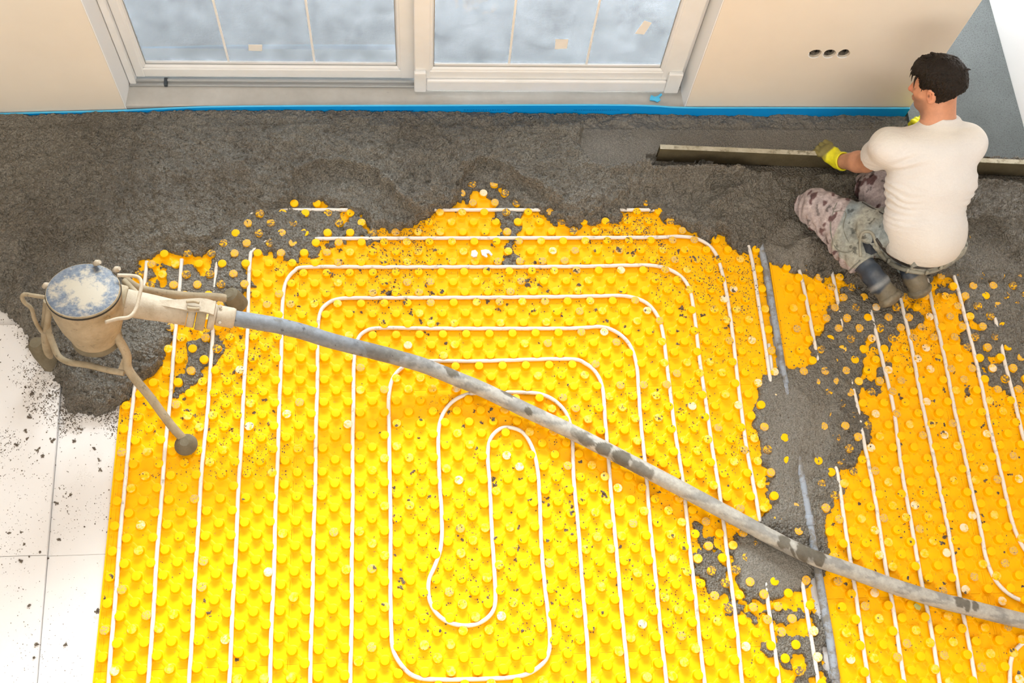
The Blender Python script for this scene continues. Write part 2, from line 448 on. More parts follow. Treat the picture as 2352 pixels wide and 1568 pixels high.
# sill between the reveals and the terrace outside
bm = bmesh.new(); add_box(bm, SX0 + .003, SX1 - .003, YW + .004, .70, -.16, .066, .004)
struct(link('trim_4', bm_mesh('trim_4', bm), M_sill))
struct(box('trim_5', -2.2, 4.0, .78, 4.5, -.16, -.03, M_patio))
bm = bmesh.new(); add_box(bm, SX0 + .02, SX1 - .02, .705, .80, -.03, .085, .004)
struct(link('trim_6', bm_mesh('trim_6', bm), M_upvc))
# corridor floor and blown-out wall to the right
bm = bmesh.new(); add_box(bm, WX1 + .001, 4.112, .232, 3.2, -.16, .0475, .002)
struct(link('trim_7', bm_mesh('trim_7', bm), M_screed))
struct(box('wall_corridor_shield', 3.28, 3.5425, .761, 3.2, -.16, 5.5, M_white))  # unseen wall added to keep the door light off the corridor floor
struct(box('wall_right', 4.113, 4.35, -5.0, 3.2, -.16, 5.5, M_white))
struct(box('wall_side', -2.45, -2.205, -5.0, .76, -.16, 5.5, M_wall))
struct(box('wall_front', -2.45, 4.35, -5.2, -5.005, -.16, 5.5, M_wall))
# ceiling that shades the room; its edge lets the sun reach the terrace
bm = bmesh.new()
k0 = 5.5 * math.tan(math.radians(4.05))
prof = [(-4.5, 1.205), (.563, 1.215), (.82, 1.10), (.822, 1.208), (4.6, 1.235), (4.6, -6), (-4.5, -6)]
lo = [bm.verts.new((x, (y - k0) if y > -5 else y, 5.5)) for x, y in prof]; hi = [bm.verts.new((x, (y - k0) if y > -5 else y, 5.7)) for x, y in prof]
bm.faces.new(lo); bm.faces.new(hi[::-1])
for i in range(len(prof)): bm.faces.new((lo[i], lo[(i + 1) % len(prof)], hi[(i + 1) % len(prof)], hi[i]))
struct(link('ceiling', bm_mesh('ceiling', bm), M_white))

# ------------------------------------------------------------------ sliding terrace door
door = empty('window_1', (1.15, .65, .07), None, None); door['kind'] = 'structure'
def bx(name, parent, m, x0, x1, y0, y1, z0, z1, bev=.004):
    return box(name, x0, x1, y0, y1, z0, z1, m, parent, bev)
# fixed frame
fx0, fx1 = SX0 + .016, SX1 - .014
f_ = bx('jamb', door, M_upvc, fx0, fx0 + .030, .615, .70, .068, 2.34)
bx('jamb', door, M_upvc, fx1 - .030, fx1, .615, .70, .068, 2.34)
bx('head_rail', door, M_upvc, fx0, fx1, .615, .70, 2.28, 2.35)
bx('track', door, M_alu, fx0, fx1, .606, .70, .066, .078, .002)
bx('track', door, M_alu, fx0 + .02, fx1 - .02, .622, .634, .078, .092, .002)
bx('track_stop', door, M_gasket, .030, .045, .600, .640, .074, .094, .002)
def leaf(name, x0, x1, y0, y1, z0, gx0, gx1, gz, bars, m=M_upvc):
    bx('stile', door, m, x0, gx0 - .006, y0, y1, z0, 2.28, .006)
    bx('stile', door, m, gx1 + .006, x1, y0, y1, z0, 2.28, .006)
    bx('bottom_rail', door, m, gx0 - .012, gx1 + .012, y0 + .001, y1 - .001, z0 + .001, gz - .006, .006)
    bx('top_rail', door, m, gx0 - .012, gx1 + .012, y0 + .001, y1 - .001, 2.18, 2.279, .006)
    # glazing bead (sloped) and gasket
    bm = bmesh.new()
    yc = (y0 + y1) / 2
    for (ax, az, bx_, bz, nx, nz) in ((gx0, gz, gx1, gz, 0, 1), (gx0, gz, gx0, 2.18, 1, 0), (gx1, gz, gx1, 2.18, -1, 0)):
        o1 = (-.008, y0 + .004); o2 = (.008, yc - .012)
        a = [bm.verts.new((ax + nx * o[0], o[1], az + nz * o[0])) for o in ((-.008, y0 + .004), (.001, y0 + .006), (.009, yc - .010), (-.008, yc - .010))]
        b = [bm.verts.new((bx_ + nx * o[0], o[1], bz + nz * o[0])) for o in ((-.008, y0 + .004), (.001, y0 + .006), (.009, yc - .010), (-.008, yc - .010))]
        bm.faces.new(a); bm.faces.new(b[::-1])
        for i in range(4): bm.faces.new((a[i], b[i], b[(i + 1) % 4], a[(i + 1) % 4]))
    link('glazing_bead', bm_mesh('glazing_bead', bm), m, door)
    bm = bmesh.new()
    add_box(bm, gx0 + .008, gx0 + .0115, yc - .012, yc - .004, gz + .008, 2.18); add_box(bm, gx1 - .0115, gx1 - .008, yc - .012, yc - .004, gz + .008, 2.18)
    add_box(bm, gx0 + .008, gx1 - .008, yc - .012, yc - .004, gz + .008, gz + .0115)
    link('gasket', bm_mesh('gasket', bm), M_alu, door)
    bm = bmesh.new(); add_box(bm, gx0 + .004, gx1 - .004, yc - .0095, yc - .0022, gz + .012, gz + .024)   # spacer between the panes
    link('pane_spacer', bm_mesh('pane_spacer', bm), M_upvc, door)
    for dy in (-.002, .024):
        link('pane', bm_mesh('pane', (lambda b: (add_box(b, gx0, gx1, yc + dy, yc + dy + .004, gz, 2.19), b)[1])(bmesh.new())), M_glass, door)
    for bxx in bars:
        link('glazing_bar', bm_mesh('glazing_bar', (lambda b: (add_box(b, bxx - .0055, bxx + .0055, yc - .0065, yc - .0022, gz + .01, 2.18, .002), b)[1])(bmesh.new())), M_upvc, door)
    return yc
yl = leaf('left', fx0 + .031, 1.200, .640, .695, .093, -.046, 1.100, .160, [.333, .718])
yr = leaf('right', 1.172, 2.410, .583, .638, .104, 1.250, 2.312, .232, [PY(1168, 147, .62)[0], PY(1345, 147, .62)[0]])
bm = bmesh.new()
bx('cover_strip', door, M_upvc, 1.225, 2.345, .566, .584, .098, .176, .008)
bx('corner_cap', door, M_upvc, 1.170, 1.226, .562, .584, .094, .236, .006)
bx('corner_cap', door, M_upvc, 2.344, 2.412, .562, .584, .094, .236, .006)
# labels stuck on the glass
def sticker(px, py, yy, w, h, m, ang=0):
    q = PY(px, py, yy)
    bm = bmesh.new(); add_box(bm, -w / 2, w / 2, -.0006, .0002, -h / 2, h / 2, 0)
    for v_ in bm.verts: v_.co.x += random.uniform(-.004, .004); v_.co.z += random.uniform(-.005, .005)
    o = bpy.data.objects.new('sticker', bm_mesh('sticker', bm)); COL.objects.link(o); o.data.materials.append(m)
    o.parent = door; o.location = Vector(q) - Vector(door.location); o.rotation_euler = (0, ang, 0)
    return o
M_paper = mat('white_paper_label', (.82, .80, .76), .7, .2)
sticker(587, 110, yl - .003, .055, .045, M_paper, .1)
sticker(1290, 101, yr - .003, .055, .065, M_paper, -.05)
sticker(1478, 64, yr - .003, .040, .085, M_paper, .3)

# ------------------------------------------------------------------ blue edge insulation strip
fp = [(-150, 268), (0, 262), (100, 258), (190, 256), (290, 253), (400, 248), (490, 245), (700, 243), (1000, 242), (1250, 241), (1400, 241), (1500, 243), (1575, 247), (1800, 247.5), (2000, 248), (2090, 248)]
pts = []
for x, y in fp:
    bulge = .004 if 300 < x < 1560 else 0.0
    q = PY(x, y, YW - .010 + bulge)
    pts.append((q[0], q[1], max(q[2], .02)))
pts = catmull(pts, 6)
bm = bmesh.new(); rows = []
T = .0085
for x, y, z in pts:
    rows.append([bm.verts.new(c_) for c_ in ((x, y - T * .5, -.04), (x, y - T * .5, z), (x, y + T * .5, z), (x, y + T * .5, -.04))])
for a, b in zip(rows[:-1], rows[1:]):
    for i in range(3): 
        f_ = bm.faces.new((a[i], b[i], b[i + 1], a[i + 1])); f_.material_index = 1 if i == 1 else 0
bm.faces.new(rows[0]); bm.faces.new(rows[-1][::-1])
me = bm_mesh('edge_insulation_strip', bm); me.materials.append(M_foam); me.materials.append(M_foamtop)
strip = link('edge_insulation_strip', me)
tag(strip, 'bright blue foam edge strip running along the wall and the door sill behind the mortar', 'foam strip')
bm = bmesh.new()
for a, b in ((807, 945), (1065, 1172), (1318, 1422)):
    x = a
    while x < b:
        w = random.uniform(2, 5)
        q = PY(x, 252.5 if a != 807 else 254, YW - .0106 - T * .5 + .004 - .0); i = np.argmin(abs(pts[:, 0] - q[0])); yy = pts[i, 1] - T * .5 - .0004
        q = PY(x, 252.5 if a != 807 else 254, yy)
        add_box(bm, q[0], q[0] + w * .0019, yy - .0002, yy + .0003, q[2] - .0015, q[2] + .0015)
        x += w + random.uniform(1, 2.2)
link('print_line', bm_mesh('print_line', bm), M_print, strip)
strip.location = (0, 0, 0)

# ------------------------------------------------------------------ white polystyrene boards on the left
def slab_poly(name, poly, z0, z1, m, label, cat, group=None, bev=.002):
    bm = bmesh.new()
    lo = [bm.verts.new((x, y, z0)) for x, y in poly]; hi = [bm.verts.new((x, y, z1)) for x, y in poly]
    bm.faces.new(lo[::-1]); ft = bm.faces.new(hi)
    for i in range(len(poly)): bm.faces.new((lo[i], lo[(i + 1) % len(poly)], hi[(i + 1) % len(poly)], hi[i]))
    bmesh.ops.bevel(bm, geom=[e for e in ft.edges], offset=bev, segments=1, affect='EDGES')
    return tag(link(name, bm_mesh(name, bm), m), label, cat, group)
ZB = -.0200                       # top of the boards the yellow panels lie on
GB = 'white insulation boards left of the yellow panels'
jx = lambda y: -.272 + (y + 1.531) * -.035
slab_poly('polystyrene_board', [(-1.27, -1.5300), (jx(-1.530) - .0005, -1.5300), (jx(-.55) - .0005, -.55), (-1.27, -.55)], -.043, ZB + .016, M_eps, 'raised white polystyrene board with mortar crumbs and muddy smears, left of the tripod foot', 'insulation board', GB)
slab_poly('polystyrene_board', [(-1.27, -2.53), (jx(-2.53) - .0005, -2.53), (jx(-1.531) - .0005, -1.5310), (-1.27, -1.5310)], -.043, ZB + .014, M_eps, 'clean white polystyrene board in the bottom left corner, below the cross joint', 'insulation board', GB)
slab_poly('polystyrene_board', [(jx(-1.527) + .001, -1.5303), (.02, -1.5303), (.02, -.55), (jx(-.55) + .001, -.55)], -.043, ZB, M_eps, 'lower white polystyrene strip thickly sprinkled with crumbs beside the yellow edge', 'insulation board', GB)
slab_poly('polystyrene_board', [(jx(-2.53) + .001, -2.53), (.02, -2.53), (.02, -1.5308), (jx(-1.531) + .001, -1.531)], -.043, ZB, M_eps, 'lower white polystyrene strip at the bottom, nearly clean, between joint and yellow edge', 'insulation board', GB)
# boards under the panels (hidden except in the conduit gap)
for i, (a, b) in enumerate(((.021, 2.0), (2.001, 2.70), (2.701, 4.112))):
    s_ = box('trim_%d' % (8 + i), a, b, -3.0, .485, -.043, ZB, M_eps); s_['kind'] = 'structure'
s_ = box('trim_11', -2.2, .0205, -.549, .485, -.043, ZB, M_eps); s_['kind'] = 'structure'
#@@PANELS
# ------------------------------------------------------------------ mortar height field
ZP = -.0130                       # top of the yellow sheet
def poly_w(pp, z=.0): return np.array([P(x, y, z)[:2] for x, y in pp])
def sdist(px, py, poly):
    """signed distance, positive inside"""
    n = len(poly); d = np.full(px.shape, 1e9); ins = np.zeros(px.shape, bool)
    for i in range(n):
        a = poly[i]; b = poly[(i + 1) % n]; e = b - a
        t = np.clip(((px - a[0]) * e[0] + (py - a[1]) * e[1]) / (e @ e + 1e-12), 0, 1)
        d = np.minimum(d, (px - a[0] - t * e[0]) ** 2 + (py - a[1] - t * e[1]) ** 2)
        cnd = ((a[1] > py) != (b[1] > py))
        xi = a[0] + (py - a[1]) / (b[1] - a[1] + 1e-15) * e[0]
        ins ^= cnd & (px < xi)
    return np.sqrt(d) * np.where(ins, 1, -1)
GX0, GX1, GY0, GY1, ST = -.95, 4.105, -2.35, .4855, .0036
gx = np.arange(GX0, GX1, ST); gy = np.arange(GY0, GY1 + ST * .5, ST)
XX, YY = np.meshgrid(gx, gy)
cx_ = np.arange(GX0 - .04, GX1 + .06, .02); cy_ = np.arange(GY0 - .04, GY1 + .06, .02)
CX, CY = np.meshgrid(cx_, cy_)
def up(Cf):
    fx = (XX - cx_[0]) / .02; fy = (YY - cy_[0]) / .02
    ix = np.clip(fx.astype(int), 0, len(cx_) - 2); iy = np.clip(fy.astype(int), 0, len(cy_) - 2); fx = fx - ix; fy = fy - iy
    return (Cf[iy, ix] * (1 - fx) + Cf[iy, ix + 1] * fx) * (1 - fy) + (Cf[iy + 1, ix] * (1 - fx) + Cf[iy + 1, ix + 1] * fx) * fy
def reg(pp, z=0.0): return up(sdist(CX, CY, poly_w(pp, z)))
# warp for ragged edges
E1 = fbm(XX, YY, .075, 4, 3) ; E2 = fbm(XX, YY, .022, 3, 9)
ragged = E1 * .060 + E2 * .022
A = [(-400, 150), (-400, 690), (0, 715), (30, 745), (60, 800), (95, 835), (125, 870), (140, 900), (150, 945), (200, 948), (262, 950), (296, 925), (318, 895), (355, 860), (388, 800), (392, 735), (345, 715), (300, 690), (300, 640), (330, 603), (420, 598), (470, 585), (505, 560), (560, 520), (610, 490), (655, 478), (700, 470), (790, 478), (850, 520), (900, 538), (960, 512), (1035, 484), (1065, 462), (1100, 448), (1180, 462), (1235, 478), (1265, 505), (1300, 518), (1350, 524), (1400, 506), (1440, 484), (1495, 476), (1530, 505), (1575, 530), (1640, 548), (1695, 566), (1730, 588), (1750, 606), (1800, 626), (1860, 632), (1915, 636), (1950, 660), (2000, 690), (2060, 700), (2110, 672), (2160, 640), (2250, 655), (2352, 650), (2700, 690), (2700, 100)]
dA = reg(A)
profile = lambda d, s: 1 - np.exp(-np.clip(d, 0, None) / s)
cap = .062 + .020 * np.clip((XX - 0.1) / .9, 0, 1) * np.clip((YY + .3) / .5, 0, 1)
HA = np.where(dA + ragged > 0, (dA + ragged) , -1)
h = np.where(HA > 0, .006 + cap * profile(HA, .075) , -1)
def thin(pp, capz, slope=.02, rag=1.0, k=1.0, pn=0.0, s=0):
    """thin layer: capz above the sheet; pn removes patches"""
    global h
    d = reg(pp) + ragged * rag
    pat = fbm(XX, YY, .06, 3, 31 + s) * pn
    hh = np.where((d > 0) & (pat < .13 * max(pn, 1e-6) / max(pn, 1e-6)), .0025 + capz * profile(d, slope), -1) if pn else np.where(d > 0, .0025 + capz * profile(d, slope), -1)
    h = np.maximum(h, hh)
# thin patches where the studs still show
thin([(470, 590), (520, 480), (640, 455), (790, 470), (800, 520), (760, 560), (690, 610), (650, 600), (590, 590), (560, 640), (590, 700), (520, 700), (480, 650)], .0235, .05, 1, 1, 0)
thin([(395, 745), (470, 740), (510, 760), (500, 850), (440, 880), (400, 910), (380, 880)], .012, .03, 1.2, 1, 1.0, 2)
thin([(320, 640), (350, 600), (560, 600), (580, 660), (560, 720), (400, 720), (330, 720)], .012, .03, 1.3, 1, 1.0, 4)
thin([(700, 470), (860, 490), (900, 545), (840, 560), (760, 552), (720, 560), (640, 540), (640, 470)], .0205, .03, 1.2, 1, 1.0, 5)
thin([(1120, 440), (1190, 460), (1200, 520), (1180, 560), (1190, 605), (1165, 610), (1160, 560), (1140, 500)], .013, .015, .7)
# trail along and right of the conduit
thin([(1735, 870), (1790, 835), (1850, 850), (1870, 790), (1900, 720), (1935, 640), (2060, 690), (2090, 700), (2010, 760), (1985, 830), (1975, 900), (1990, 960), (2015, 1010), (1975, 1050), (1945, 1090), (1935, 1150), (1905, 1190), (1895, 1260), (1905, 1330), (1870, 1340), (1760, 1400), (1690, 1350), (1660, 1250), (1720, 1200), (1760, 1150), (1750, 1040), (1730, 960)], .0215, .025, .8, 1, 0)
thin([(1790, 860), (1880, 850), (1930, 900), (1900, 960), (1890, 1050), (1850, 1100), (1850, 1200), (1800, 1190), (1780, 1080), (1775, 960)], .0330, .04, .5)
thin([(1672, 1245), (1740, 1215), (1790, 1190), (1850, 1210), (1880, 1300), (1868, 1345), (1800, 1372), (1730, 1360), (1690, 1320)], .0270, .03, .35)
thin([(1590, 1200), (1640, 1215), (1670, 1260), (1690, 1350), (1760, 1385), (1850, 1400), (1895, 1420), (1905, 1590), (1770, 1590), (1750, 1470), (1700, 1420), (1620, 1390), (1590, 1290)], .013, .02, 1.3, 1, 1.0, 7)
# right-hand side
thin([(2130, 640), (2250, 640), (2500, 640), (2500, 900), (2352, 860), (2300, 820), (2270, 800), (2230, 740), (2200, 690)], .0190, .03, 1.2, 1, 0)
thin([(2000, 700), (2060, 690), (2110, 700), (2120, 740), (2070, 760), (2050, 830), (2010, 900), (1990, 900)], .010, .02, 1.3, 1, 1.0, 8)
thin([(2200, 700), (2280, 780), (2352, 850), (2352, 960), (2290, 900), (2240, 840), (2200, 780)], .009, .02, 1.3, 1, 1.0, 9)
thick = np.clip((h - .012) / .02, 0, 1)
# scoops, ridges and lumps (photo position, radius m, height m)
def gauss(px, py, r, a, asp=1.0, ang=0.0, flat=2):
    q = P(px, py, .03); dx = XX - q[0]; dy = YY - q[1]
    ca, sa = math.cos(ang), math.sin(ang)
    u_ = (dx * ca + dy * sa) / (r * asp); v_ = (-dx * sa + dy * ca) / r
    return a * np.exp(-(u_ * u_ + v_ * v_) ** (flat / 2))
def ridge(pp, r, a):
    q = np.array([P(x, y, .03)[:2] for x, y in pp]); d = np.full(CX.shape, 1e9)
    for i in range(len(q) - 1):
        e = q[i + 1] - q[i]; t = np.clip(((CX - q[i][0]) * e[0] + (CY - q[i][1]) * e[1]) / (e @ e), 0, 1)
        d = np.minimum(d, np.hypot(CX - q[i][0] - t * e[0], CY - q[i][1] - t * e[1]))
    return a * np.exp(-(up(d) / r) ** 2)
rel = gauss(560, 500, .12, -.010, 1.5)
rel = rel + ridge([(640, 470), (690, 400), (770, 380), (850, 400), (950, 480)], .03, .016) + ridge([(1040, 460), (1060, 390), (1100, 372)], .022, .012)
rel = rel + ridge([(1150, 390), (1260, 440), (1290, 470)], .025, .013) + ridge([(900, 460), (1000, 440), (1040, 470)], .05, .010)
rel = rel + ridge([(1320, 300), (1310, 340), (1330, 380), (1390, 400), (1500, 385)], .03, .010) + ridge([(1480, 395), (1700, 405), (1850, 385)], .035, .022)
rel = rel + ridge([(1630, 480), (1700, 440), (1765, 410)], .03, .024) + gauss(1560, 470, .09, -.016, 1.4, 0, 4) + gauss(1660, 530, .07, .010)
rel = rel + gauss(1790, 560, .10, -.010, 1.0, 0, 4) + gauss(1810, 600, .05, .007) + ridge([(200, 560), (330, 530), (420, 560)], .05, -.012) + gauss(190, 430, .07, -.012)
rel = rel + ridge([(0, 480), (200, 380), (400, 420), (560, 380)], .06, .010) + ridge([(500, 330), (700, 330), (900, 360), (1100, 330)], .04, .008) + gauss(300, 660, .12, .012)
rel = rel + ridge([(560, 395), (620, 470)], .035, .012) + ridge([(930, 470), (1010, 500)], .03, .012) + ridge([(1180, 545), (1290, 500)], .02, .008) + gauss(60, 620, .12, -.010) + ridge([(2230, 480), (2310, 560), (2352, 600)], .05, .012) + gauss(2270, 560, .07, -.014) + gauss(820, 300, .12, -.008, 2)
rel = rel * 1.35
broad = fbm(XX, YY, .30, 3, 41) * .034
SC = [([(640, 480), (675, 415), (735, 388), (800, 385), (850, 405), (900, 450), (940, 492), (870, 525), (780, 485)], .030, .030),
      ([(1030, 490), (1050, 425), (1075, 388), (1110, 376), (1150, 388), (1215, 430), (1290, 482), (1250, 505), (1100, 450)], .028, .030),
      ([(1400, 520), (1470, 470), (1500, 425), (1600, 425), (1750, 408), (1870, 400), (1880, 520), (1800, 560), (1700, 580), (1560, 540), (1480, 500)], .040, .05),
      ([(290, 580), (480, 565), (560, 500), (640, 482), (640, 540), (480, 620), (330, 620)], .026, .05),
      ([(60, 560), (200, 540), (290, 600), (240, 660), (80, 660)], .036, .06), ([(2190, 520), (2260, 500), (2330, 560), (2352, 640), (2200, 640)], .030, .05)]
for pp_, fl_, wd_ in SC:
    w_ = np.clip((reg(pp_, .03) + E1 * .05) / wd_ + .5, 0, 1); w_ = w_ * w_ * (3 - 2 * w_) * (h > 0)
    h = h * (1 - w_) + np.minimum(h, fl_) * w_
clump = fbm(XX, YY, .050, 4, 55, .62) * .020
wx_ = XX + fbm(XX, YY, .03, 2, 12) * .008; wy_ = YY + fbm(XX, YY, .03, 2, 14) * .008
def pop(sc_, s_): return np.sqrt(np.clip(1 - (cell(wx_, wy_, sc_, s_) / .95) ** 2, 0, 1)) - .62
lump = pop(.034, 3) * .0125 * (.7 + 1.2 * fbm(XX, YY, .15, 2, 66)) + pop(.016, 8) * .0085
fine = fbm(XX, YY, .011, 2, 77) * .0048
# levelled, trowelled zone behind the straightedge and towards the corridor
lev = reg([(1335, 300), (1345, 268), (1420, 262), (2700, 262), (2700, 362), (1505, 372), (1400, 385), (1350, 372), (1330, 330)], .05)
levm = np.clip((lev + E1 * .02 + .006) / .012, 0, 1)
smoothz = np.clip(reg([(1330, 400), (1760, 560), (1750, 620), (1900, 640), (1840, 540), (1830, 470), (1780, 440), (1700, 500)], .02) / .05 + .5, 0, 1) * .0
rough_h = h + thick * (rel + broad) + (lump * 1.0 + clump) * (.25 + .75 * thick) + fine
rough_h = np.where(thick < .35, h + (lump + clump) * .22 + fine * .8, rough_h)
rough_h = np.where(h > 0, np.maximum(rough_h, np.where((thick > .75) & (dA > .07), .026 + fine, .0015)), -1)
flat_h = .0560 + fine * .45 + fbm(XX, YY, .15, 2, 5) * .002 - .010 * np.clip((.45 - XX) / 1, 0, 1)
# a little smoother pool beside the man's knee and in the two puddles
pool = np.clip(reg([(1740, 590), (1790, 520), (1840, 520), (1860, 600), (1830, 640), (1760, 620)], .02) / .03 + .5, 0, 1)
pool = np.maximum(pool, np.clip(reg([(1672, 1245), (1740, 1215), (1870, 1300), (1868, 1345), (1800, 1372), (1700, 1350)]) / .02, 0, 1))
trl = np.clip(reg([(1740, 880), (1870, 850), (1930, 900), (1900, 1000), (1890, 1060), (1860, 1100), (1860, 1200), (1760, 1190), (1765, 1080), (1745, 980)]) / .04 + .5, 0, 1)
rough_h = np.where(h > 0, rough_h * (1 - trl * .8) + trl * .8 * (h + fine * .6), rough_h)
rough_h = np.where(h > 0, rough_h * (1 - pool) + pool * (h + fine * .5 + rel * thick + .3 * broad * thick), rough_h)
# trench the straightedge has cut in front of itself, and the mortar pushed under the man
barx = (XX > 2.24)
hh = rough_h * (1 - levm) + flat_h * levm
yb = .222 - (XX - 2.28) * .0455          # front face of the bar
front = np.clip((yb - YY) / .02, 0, 1)
nearb = barx & (YY < yb + .03) & (YY > yb - .06) & (levm < .5)
hh = np.where(nearb, np.minimum(hh, .030 + .35 * np.clip(yb - YY, 0, 1) + (lump + fine) * .4), hh)
hh = np.where(barx & (YY < yb + .035) & (YY > yb), np.minimum(hh, .032), hh)
hh = np.where((YY > .40) & (h > 0), np.minimum(hh, .050 + (lump + clump) * .8 + np.clip((1.9 - XX) * .02, -.01, .016)), hh)
lefttop = np.clip((.3 - XX) / .9, 0, 1) * np.clip((YY - .1) / .35, 0, 1)
hh = hh - lefttop * .030 * (h > 0)
# hollow where the man sits
HM = hh + ZP
mask = hh > .0016
mk = mask[:-1, :-1] & mask[1:, :-1] & mask[:-1, 1:] & mask[1:, 1:]
# board area on the left is lower than the sheet
onboard = XX < -.06
HM = np.where(onboard, np.maximum(HM, ZB + .017), HM)
iy, ix = np.nonzero(mk)
n_x = len(gx); a = iy * n_x + ix
quads = np.stack([a, a + 1, a + n_x + 1, a + n_x], -1)
used = np.unique(quads); remap = -np.ones(n_x * len(gy), np.int64); remap[used] = np.arange(len(used))
# bevel the rim down to the sheet
rim = np.zeros(mask.shape, bool)
mm = np.zeros((len(gy) + 1, n_x + 1), bool); mm[1:-1, 1:-1] = mk
allin = mm[1:, 1:] & mm[:-1, 1:] & mm[1:, :-1] & mm[:-1, :-1]
HMr = np.where(allin | (YY > GY1 - .006) | (XX > GX1 - .006), HM, ZP - .0005)
HMr = np.where(~allin & onboard, ZB + .002, HMr)
JX = (fbm(XX, YY, .009, 2, 91)) * ST * 1.6; JY = (fbm(XX, YY, .009, 2, 93)) * ST * 1.6
V = np.stack([XX + JX, np.minimum(YY + JY, .4862), HMr], -1).reshape(-1, 3)[used]
me = np_mesh('mortar', V, remap[quads])
trail = np.clip(reg([(1740, 880), (1870, 850), (1930, 900), (1900, 1000), (1890, 1060), (1860, 1100), (1860, 1200), (1760, 1190), (1765, 1080), (1745, 980)]) / .04 + .5 + E1, 0, 1)
lv = np.maximum(np.maximum(levm, pool), trail * .9) * np.clip(.85 + fbm(XX, YY, .12, 3, 88), 0, 1)
at = me.attributes.new('level', 'FLOAT', 'POINT'); at.data.foreach_set('value', lv.reshape(-1)[used].astype(np.float32))
mortar = link('wet_mortar', me, M_mortar)
tag(mortar, 'wet grey screed mortar heaped along the wall and spilled over the yellow panels', 'mortar', None, 'stuff')
def ground(x, y):
    i = min(max(int(round((x - GX0) / ST)), 0), n_x - 1); j = min(max(int(round((y - GY0) / ST)), 0), len(gy) - 1)
    return max(float(HM[j, i]) if mask[j, i] else ZP, ZP)
def ground_np(x, y):
    i = np.clip(np.round((x - GX0) / ST).astype(int), 0, n_x - 1); j = np.clip(np.round((y - GY0) / ST).astype(int), 0, len(gy) - 1)
    return np.where(mask[j, i], HM[j, i], ZP), mask[j, i]

# ------------------------------------------------------------------ yellow studded panels
def stud_mesh(name, m):
    bm = bmesh.new(); seg = 12
    prof = [(.0262, ZP - .0002), (.0243, ZP + .0024), (.0212, ZP + .0034), (.0184, .003), (.0186, .0082), (.0178, .0100), (.0155, .0106), (0, .0108)]
    rings = []
    for k, (r, z) in enumerate(prof):
        if r == 0: rings.append([bm.verts.new((0, 0, z))]); continue
        ring = []
        for i in range(seg):
            a = 2 * PI * (i + .5) / seg
            rr = r
            if k < 2: rr = r * (1.0 + .05 * math.cos(8 * a))
            ring.append(bm.verts.new((rr * math.cos(a), rr * math.sin(a), z)))
        rings.append(ring)
    for A_, B_ in zip(rings[:-1], rings[1:]):
        for i in range(seg):
            if len(B_) == 1: bm.faces.new((A_[i], A_[(i + 1) % seg], B_[0]))
            else: bm.faces.new((A_[i], A_[(i + 1) % seg], B_[(i + 1) % seg], B_[i]))
    for q in range(4):                      # diagonal webs towards the neighbouring studs
        a = PI / 4 + q * PI / 2; d = Vector((math.cos(a), math.sin(a), 0)); n_ = Vector((-d.y, d.x, 0))
        p0, p1 = d * .021, d * .0352
        vs = [bm.verts.new(p0 - n_ * .009 + Vector((0, 0, ZP))), bm.verts.new(p1 - n_ * .009 + Vector((0, 0, ZP))), bm.verts.new(p1 + n_ * .009 + Vector((0, 0, ZP))), bm.verts.new(p0 + n_ * .009 + Vector((0, 0, ZP))),
              bm.verts.new(p0 - n_ * .006 + Vector((0, 0, ZP + .0018))), bm.verts.new(p1 - n_ * .006 + Vector((0, 0, ZP + .0018))), bm.verts.new(p1 + n_ * .006 + Vector((0, 0, ZP + .0018))), bm.verts.new(p0 + n_ * .006 + Vector((0, 0, ZP + .0018)))]
        for qd in ((0, 1, 5, 4), (1, 2, 6, 5), (2, 3, 7, 6), (3, 0, 4, 7), (4, 5, 6, 7)): bm.faces.new([vs[i] for i in qd])
    me = bm_mesh(name, bm)
    for p in me.polygons: p.use_smooth = True
    me.set_sharp_from_angle(angle=math.radians(50))
    me.materials.append(m)
    return me
SM = [stud_mesh('stud', m) for m in M_stud]
studs = []
for k in range(-1, 54):
    for r in range(-11, 59):
        if (k + r) % 2 == 1: studs.append(((k + .55) * .05 if k < 53 else 2.708, -(r + .52) * .05, 0))
for mI in range(-8, 22):
    for r in range(-11, 59):
        if (mI + r) % 2 == 0:
            studs.append(((62.45 + .95 * mI) * .05, -(17.53 + (r - 17) * 1.011) * .05, 1))
PAN = []
colsL = [(-.052, .6597), (.6603, 1.3497), (1.3503, 2.0517), (2.0523, 2.728)]
rowsL = [(-.8747, .226), (-1.9747, -.8753), (-2.60, -1.9753)]
rn = ['upper row, mostly under mortar', 'middle row', 'bottom row, cut off by the frame edge']
cn = ['at the left edge beside the white boards', 'second column from the left, under the thick hose', 'third column from the left', 'fourth column, along the grey conduit']
for j, (y0, y1) in enumerate(rowsL):
    for i, (x0, x1) in enumerate(colsL):
        PAN.append((x0, x1, y0, y1, 0, 'yellow studded panel, %s, %s' % (rn[j].split(',')[0] if j != 0 else 'upper row half buried', cn[i])))
colsR = [(2.766, 3.4527), (3.4533, 4.110)]; rowsR = [(-.7007, .226), (-1.8007, -.7013), (-2.60, -1.8013)]
for j, (y0, y1) in enumerate(rowsR):
    for i, (x0, x1) in enumerate(colsR):
        PAN.append((x0, x1, y0, y1, 1, 'yellow studded panel right of the conduit, %s, %s' % (('behind the man\'s boots', 'dusty middle row', 'bottom row')[j], ('nearer the conduit', 'at the right picture edge')[i])))
mid_p = Vector((0, 0, 0))
ns = 0
